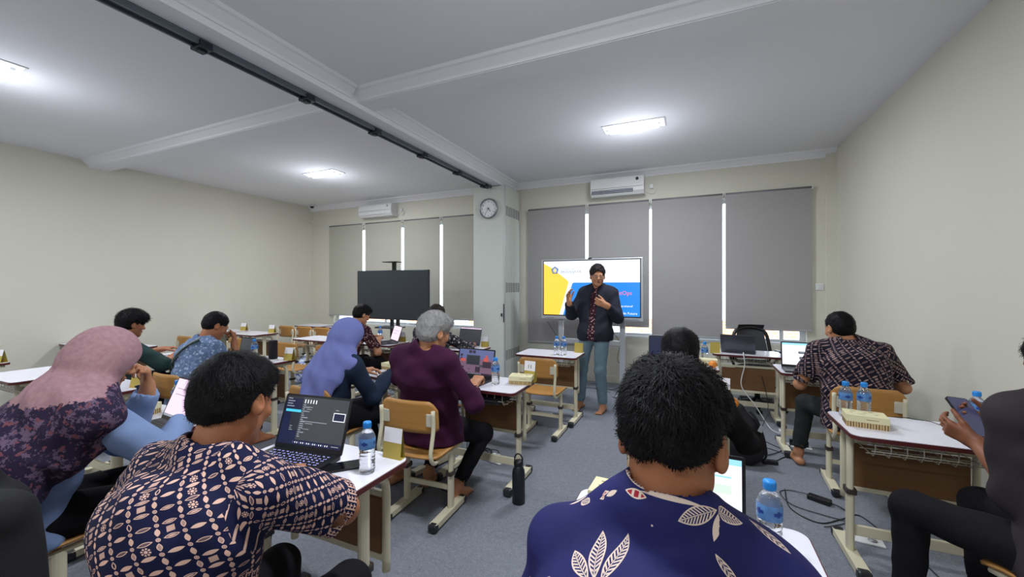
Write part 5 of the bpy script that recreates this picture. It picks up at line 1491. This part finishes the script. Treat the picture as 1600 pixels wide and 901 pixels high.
# 3 black haired man in black
person('man with short black hair and black shirt directly beyond the nearest head', (-.06, 2.08), 0, (-.045, 2.20, 1.105), (0, 10, 0), SK1,
       dict(t=.012, puff=.008, strands=2500, len=.02), C_BSH, C_BLACK, wrists=((-.16, 2.5, .76), (.14, 2.5, .76)), poles=((.1, -.1, -1), (.7, -.2, -.8)), sleeve='long', sw=.165, fat=.012)
# 4 near left man in diamond batik
person('near man from behind in navy diamond batik shirt typing on the laptop, front left', (-1.09, .52), .12, (-1.135, .70, 1.135), (12, 16, -4), SK1,
       dict(t=.010, puff=.006, nape=-.045, strands=16000, len=.022, wd=.0011, lift=.002, jit=.25, h=.0045, lump=.002), SH_LAT, C_BLACK,
       wrists=((-1.58, .93, .80), (-1.20, .94, .83)), poles=((-.8, -.1, -.5), (1.0, .12, -.42)), hands=(dict(f=(0, 1, -.05)), dict(f=(-.85, .7, -.22), curl=(25, 30, 20))),
       sleeve='short', sleeve_r=.010, sh_h=.006, hd_h=.0035, sw=.172, nb=(-1.125, .63, 1.015), fat=.006, lean_sh=.012, hem=-.02)
# 5 mauve headscarf
person('woman in a mauve patterned headscarf and light blue shirt, hand at her chin', (-2.42, .66), -.05, (-2.24, .86, 1.15), (-4, 26, 0), SK2, None, C_LBLUE, C_BLACK,
       wrists=((-2.28, 1.02, .985), (-2.24, 1.14, .80)), poles=((-.2, .3, -1), (.9, -.4, -.6)),
       hands=(dict(f=(.1, -.1, 1), n=(-.2, -1, -.1), curl=(45, 60, 40)), dict(f=(-.2, 1, -.05))), sleeve='long', sleeve_r=.012, fat=.0, sw=.165, hem=-.03,
       hijab=dict(mat=C_MAUVE, h=.007, back=(-.02, -.19, -.34), bw=1.15, sh=.03, cut=[((0, .1, -.20), (.25, .75, -.9)), ((0, -.1, -.46), (.1, -.2, -1))], extra=[((.05, -.05, -.02), (.10, .02, -.16), .09, .10)]))
# 6 grey haired man
person('grey haired man from behind in a maroon purple shirt with glasses', (-1.56, 2.24), -.06, (-1.455, 2.10, 1.165), (-14, 12, 0), SK2,
       dict(mat=HGREY, t=.012, puff=.006, strands=9000, len=.022, wd=.0014, lift=.003, h=.0055), C_PURP, C_BLACK, wrists=((-1.78, 2.50, .76), (-1.32, 2.36, .80)), poles=((-1, -.2, -.6), (.7, -.3, -.8)),
       hands=(dict(f=(.1, 1, 0)), dict(f=(-.1, .9, .35), curl=(40, 50, 30))), sleeve='rolled', sh_h=.008, hd_h=.004, sw=.185, fat=.012, extra=glasses, nb=(-1.51, 2.06, 1.06), feet=((-1.75, 2.45, .09), (-1.45, 2.35, .09)))
# 7 blue headscarf
person('woman in a blue headscarf and dark blue shirt typing on a laptop', (-2.36, 2.08), -.10, (-2.27, 2.20, 1.095), (-10, 20, 0), SK2, None, C_NAVY, C_BLACK,
       wrists=((-2.40, 2.46, .78), (-2.14, 2.50, .78)), poles=((-1, 0, -.6), (.25, -.4, -1)), sleeve='long', sleeve_r=.006, fat=-.008, sw=.148, hem=-.03, feet=((-2.3, 2.5, .09), (-2.0, 2.4, .09)),
       hijab=dict(mat=C_HBLUE, h=.008, back=(-.03, -.17, -.38), bw=1.05, sh=.004, cr=.150, cw=1.25, cut=[((0, -.04, -.20), (.50, .95, -.75))]))
# 8 young man leaning to his laptop
person('young man in a dark print shirt leaning to a laptop below the black screen', (-3.82, 3.62), -.12, (-3.76, 3.86, 1.10), (-8, 22, 0), SK2,
       dict(t=.012, puff=.012, strands=1200, len=.022), SH_RED, C_BLACK, wrists=((-3.78, 4.02, .80), (-3.62, 4.00, .78)), poles=((-1, 0, -.6), (.8, -.4, -.8)), sleeve='short', hd_h=.005)
# 9 black and white batik
person('man with short dark hair in black and white batik at the open dark laptop', (-2.50, 3.60), -.12, (-2.56, 3.75, 1.135), (-14, 12, 0), SK1,
       dict(mat=HSHORT, t=.004, strands=1200, len=.008, lift=.001), SH_BW, C_BLACK, wrists=((-2.66, 4.02, .78), (-2.28, 4.02, .79)), poles=((-1, 0, -.6), (1, -.2, -.5)), sleeve='rolled', fat=.03, sw=.19, hd_h=.005)
# 10 dark green tee
person('young man with bushy black hair in a dark green shirt by the left wall', (-5.05, 1.98), 0, (-4.98, 2.10, 1.085), (0, 12, 0), SK1,
       dict(t=.018, puff=.022, up=.008, front=.105, strands=3500, len=.035, wd=.003, lift=.008, jit=.5), C_TEAL, C_BLACK, wrists=((-5.12, 2.42, .79), (-4.80, 2.42, .79)), poles=((-1, 0, -.7), (.9, -.3, -.8)), sleeve='elbow', sleeve_r=.012, hd_h=.005)
# 11 light blue batik with striped sling
def sling(D):
    m = MB(); N_, C_ = D['N'], D['C']
    for j, (mt, off) in enumerate(((0, -.045), (1, -.015), (0, .015), (1, .045))):
        pts = []
        for i in range(13):
            a = i / 12
            p = A(.13 - .30 * a + off * .6, 0, 0); z = D['Sr'][2] + .075 - .34 * a + off * .7
            pts.append(A(p[0] + N_[0] * 1, (N_ + (D['P'] - N_) * a * .7)[1] - .075 - .11 * math.sin(PI * min(1, a * 1.3 + .05)) ** .7, z))
        m.tube(pts, .016, n=6, mi=mt, ry=.007)
    m.obj('sling_strap', [P('dark_green_strap', (40, 66, 58), .8), P('grey_strap', (132, 140, 142), .8)], D['root'])
person('man in a light blue batik shirt with a dark striped strap, hand at his mouth', (-3.84, 2.02), -.05, (-3.97, 2.28, 1.095), (-6, 28, 0), SK1,
       dict(mat=HBLK, t=.007, strands=1600, len=.012, lift=.002), SH_LB, C_OLIVE, wrists=((-4.12, 2.42, .80), (-3.93, 2.42, .92)), poles=((-1, 0, -.5), (.5, -.1, -1)),
       hands=(dict(), dict(f=(-.35, .15, .85), n=(-.3, -.9, .1), curl=(45, 60, 40))), sleeve='elbow', fat=.012, hd_h=.005, extra=lambda D: (sling(D), glasses(D)))
# 12 right batik man
person('man from behind in a dark small diamond batik shirt at the right hand laptop', (1.10, 3.62), .06, (1.02, 3.74, 1.14), (14, 12, 0), SK2,
       dict(mat=HBLK, t=.005, strands=5000, len=.010, wd=.0016, lift=.0015, h=.0055), SH_LAT2, C_OLIVE, wrists=((.86, 3.98, .76), (1.26, 4.00, .76)), poles=((-.5, -.2, -1), (.7, -.3, -.8)), sleeve='short',
       sleeve_r=.008, sh_h=.007, sw=.19, fat=.02, nb=(1.07, 3.70, 1.035), feet=((.82, 4.0, .09), (1.15, 3.95, .09)))
# 13 man with phone at the right edge
person('man in a dark grey shirt and black trousers at the right edge holding a phone', (1.22, 1.98), .50, (1.22, 2.10, 1.18), (0, 25, 0), SK3,
       dict(t=.008, strands=1500), C_DGREY, C_BLACK, wrists=((1.06, 2.25, .82), (1.17, 2.33, .86)), poles=((-.1, -.4, -1), (.6, -.2, -.6)),
       hands=(dict(f=(-.25, .85, .35), n=(.8, .1, .3), curl=(20, 40, 30)), dict(f=(-.55, .7, .35), n=(-.6, -.1, .5), curl=(20, 40, 30))), sleeve='elbow', sleeve_r=.012, sh_h=.007, fat=.015, hand_h=.004, sw=.18,
       feet=((.86, 2.28, .09), (1.18, 2.46, .09)), nb=(1.17, 2.03, 1.07))
ph = phone(1.075, 2.33, .90, 0, 'large phone held up in both hands at the right edge', rot=(.75, .12, .35), w_=.09, l=.185, lit=EM('phone_screen_blue', (52, 54, 84), .8))
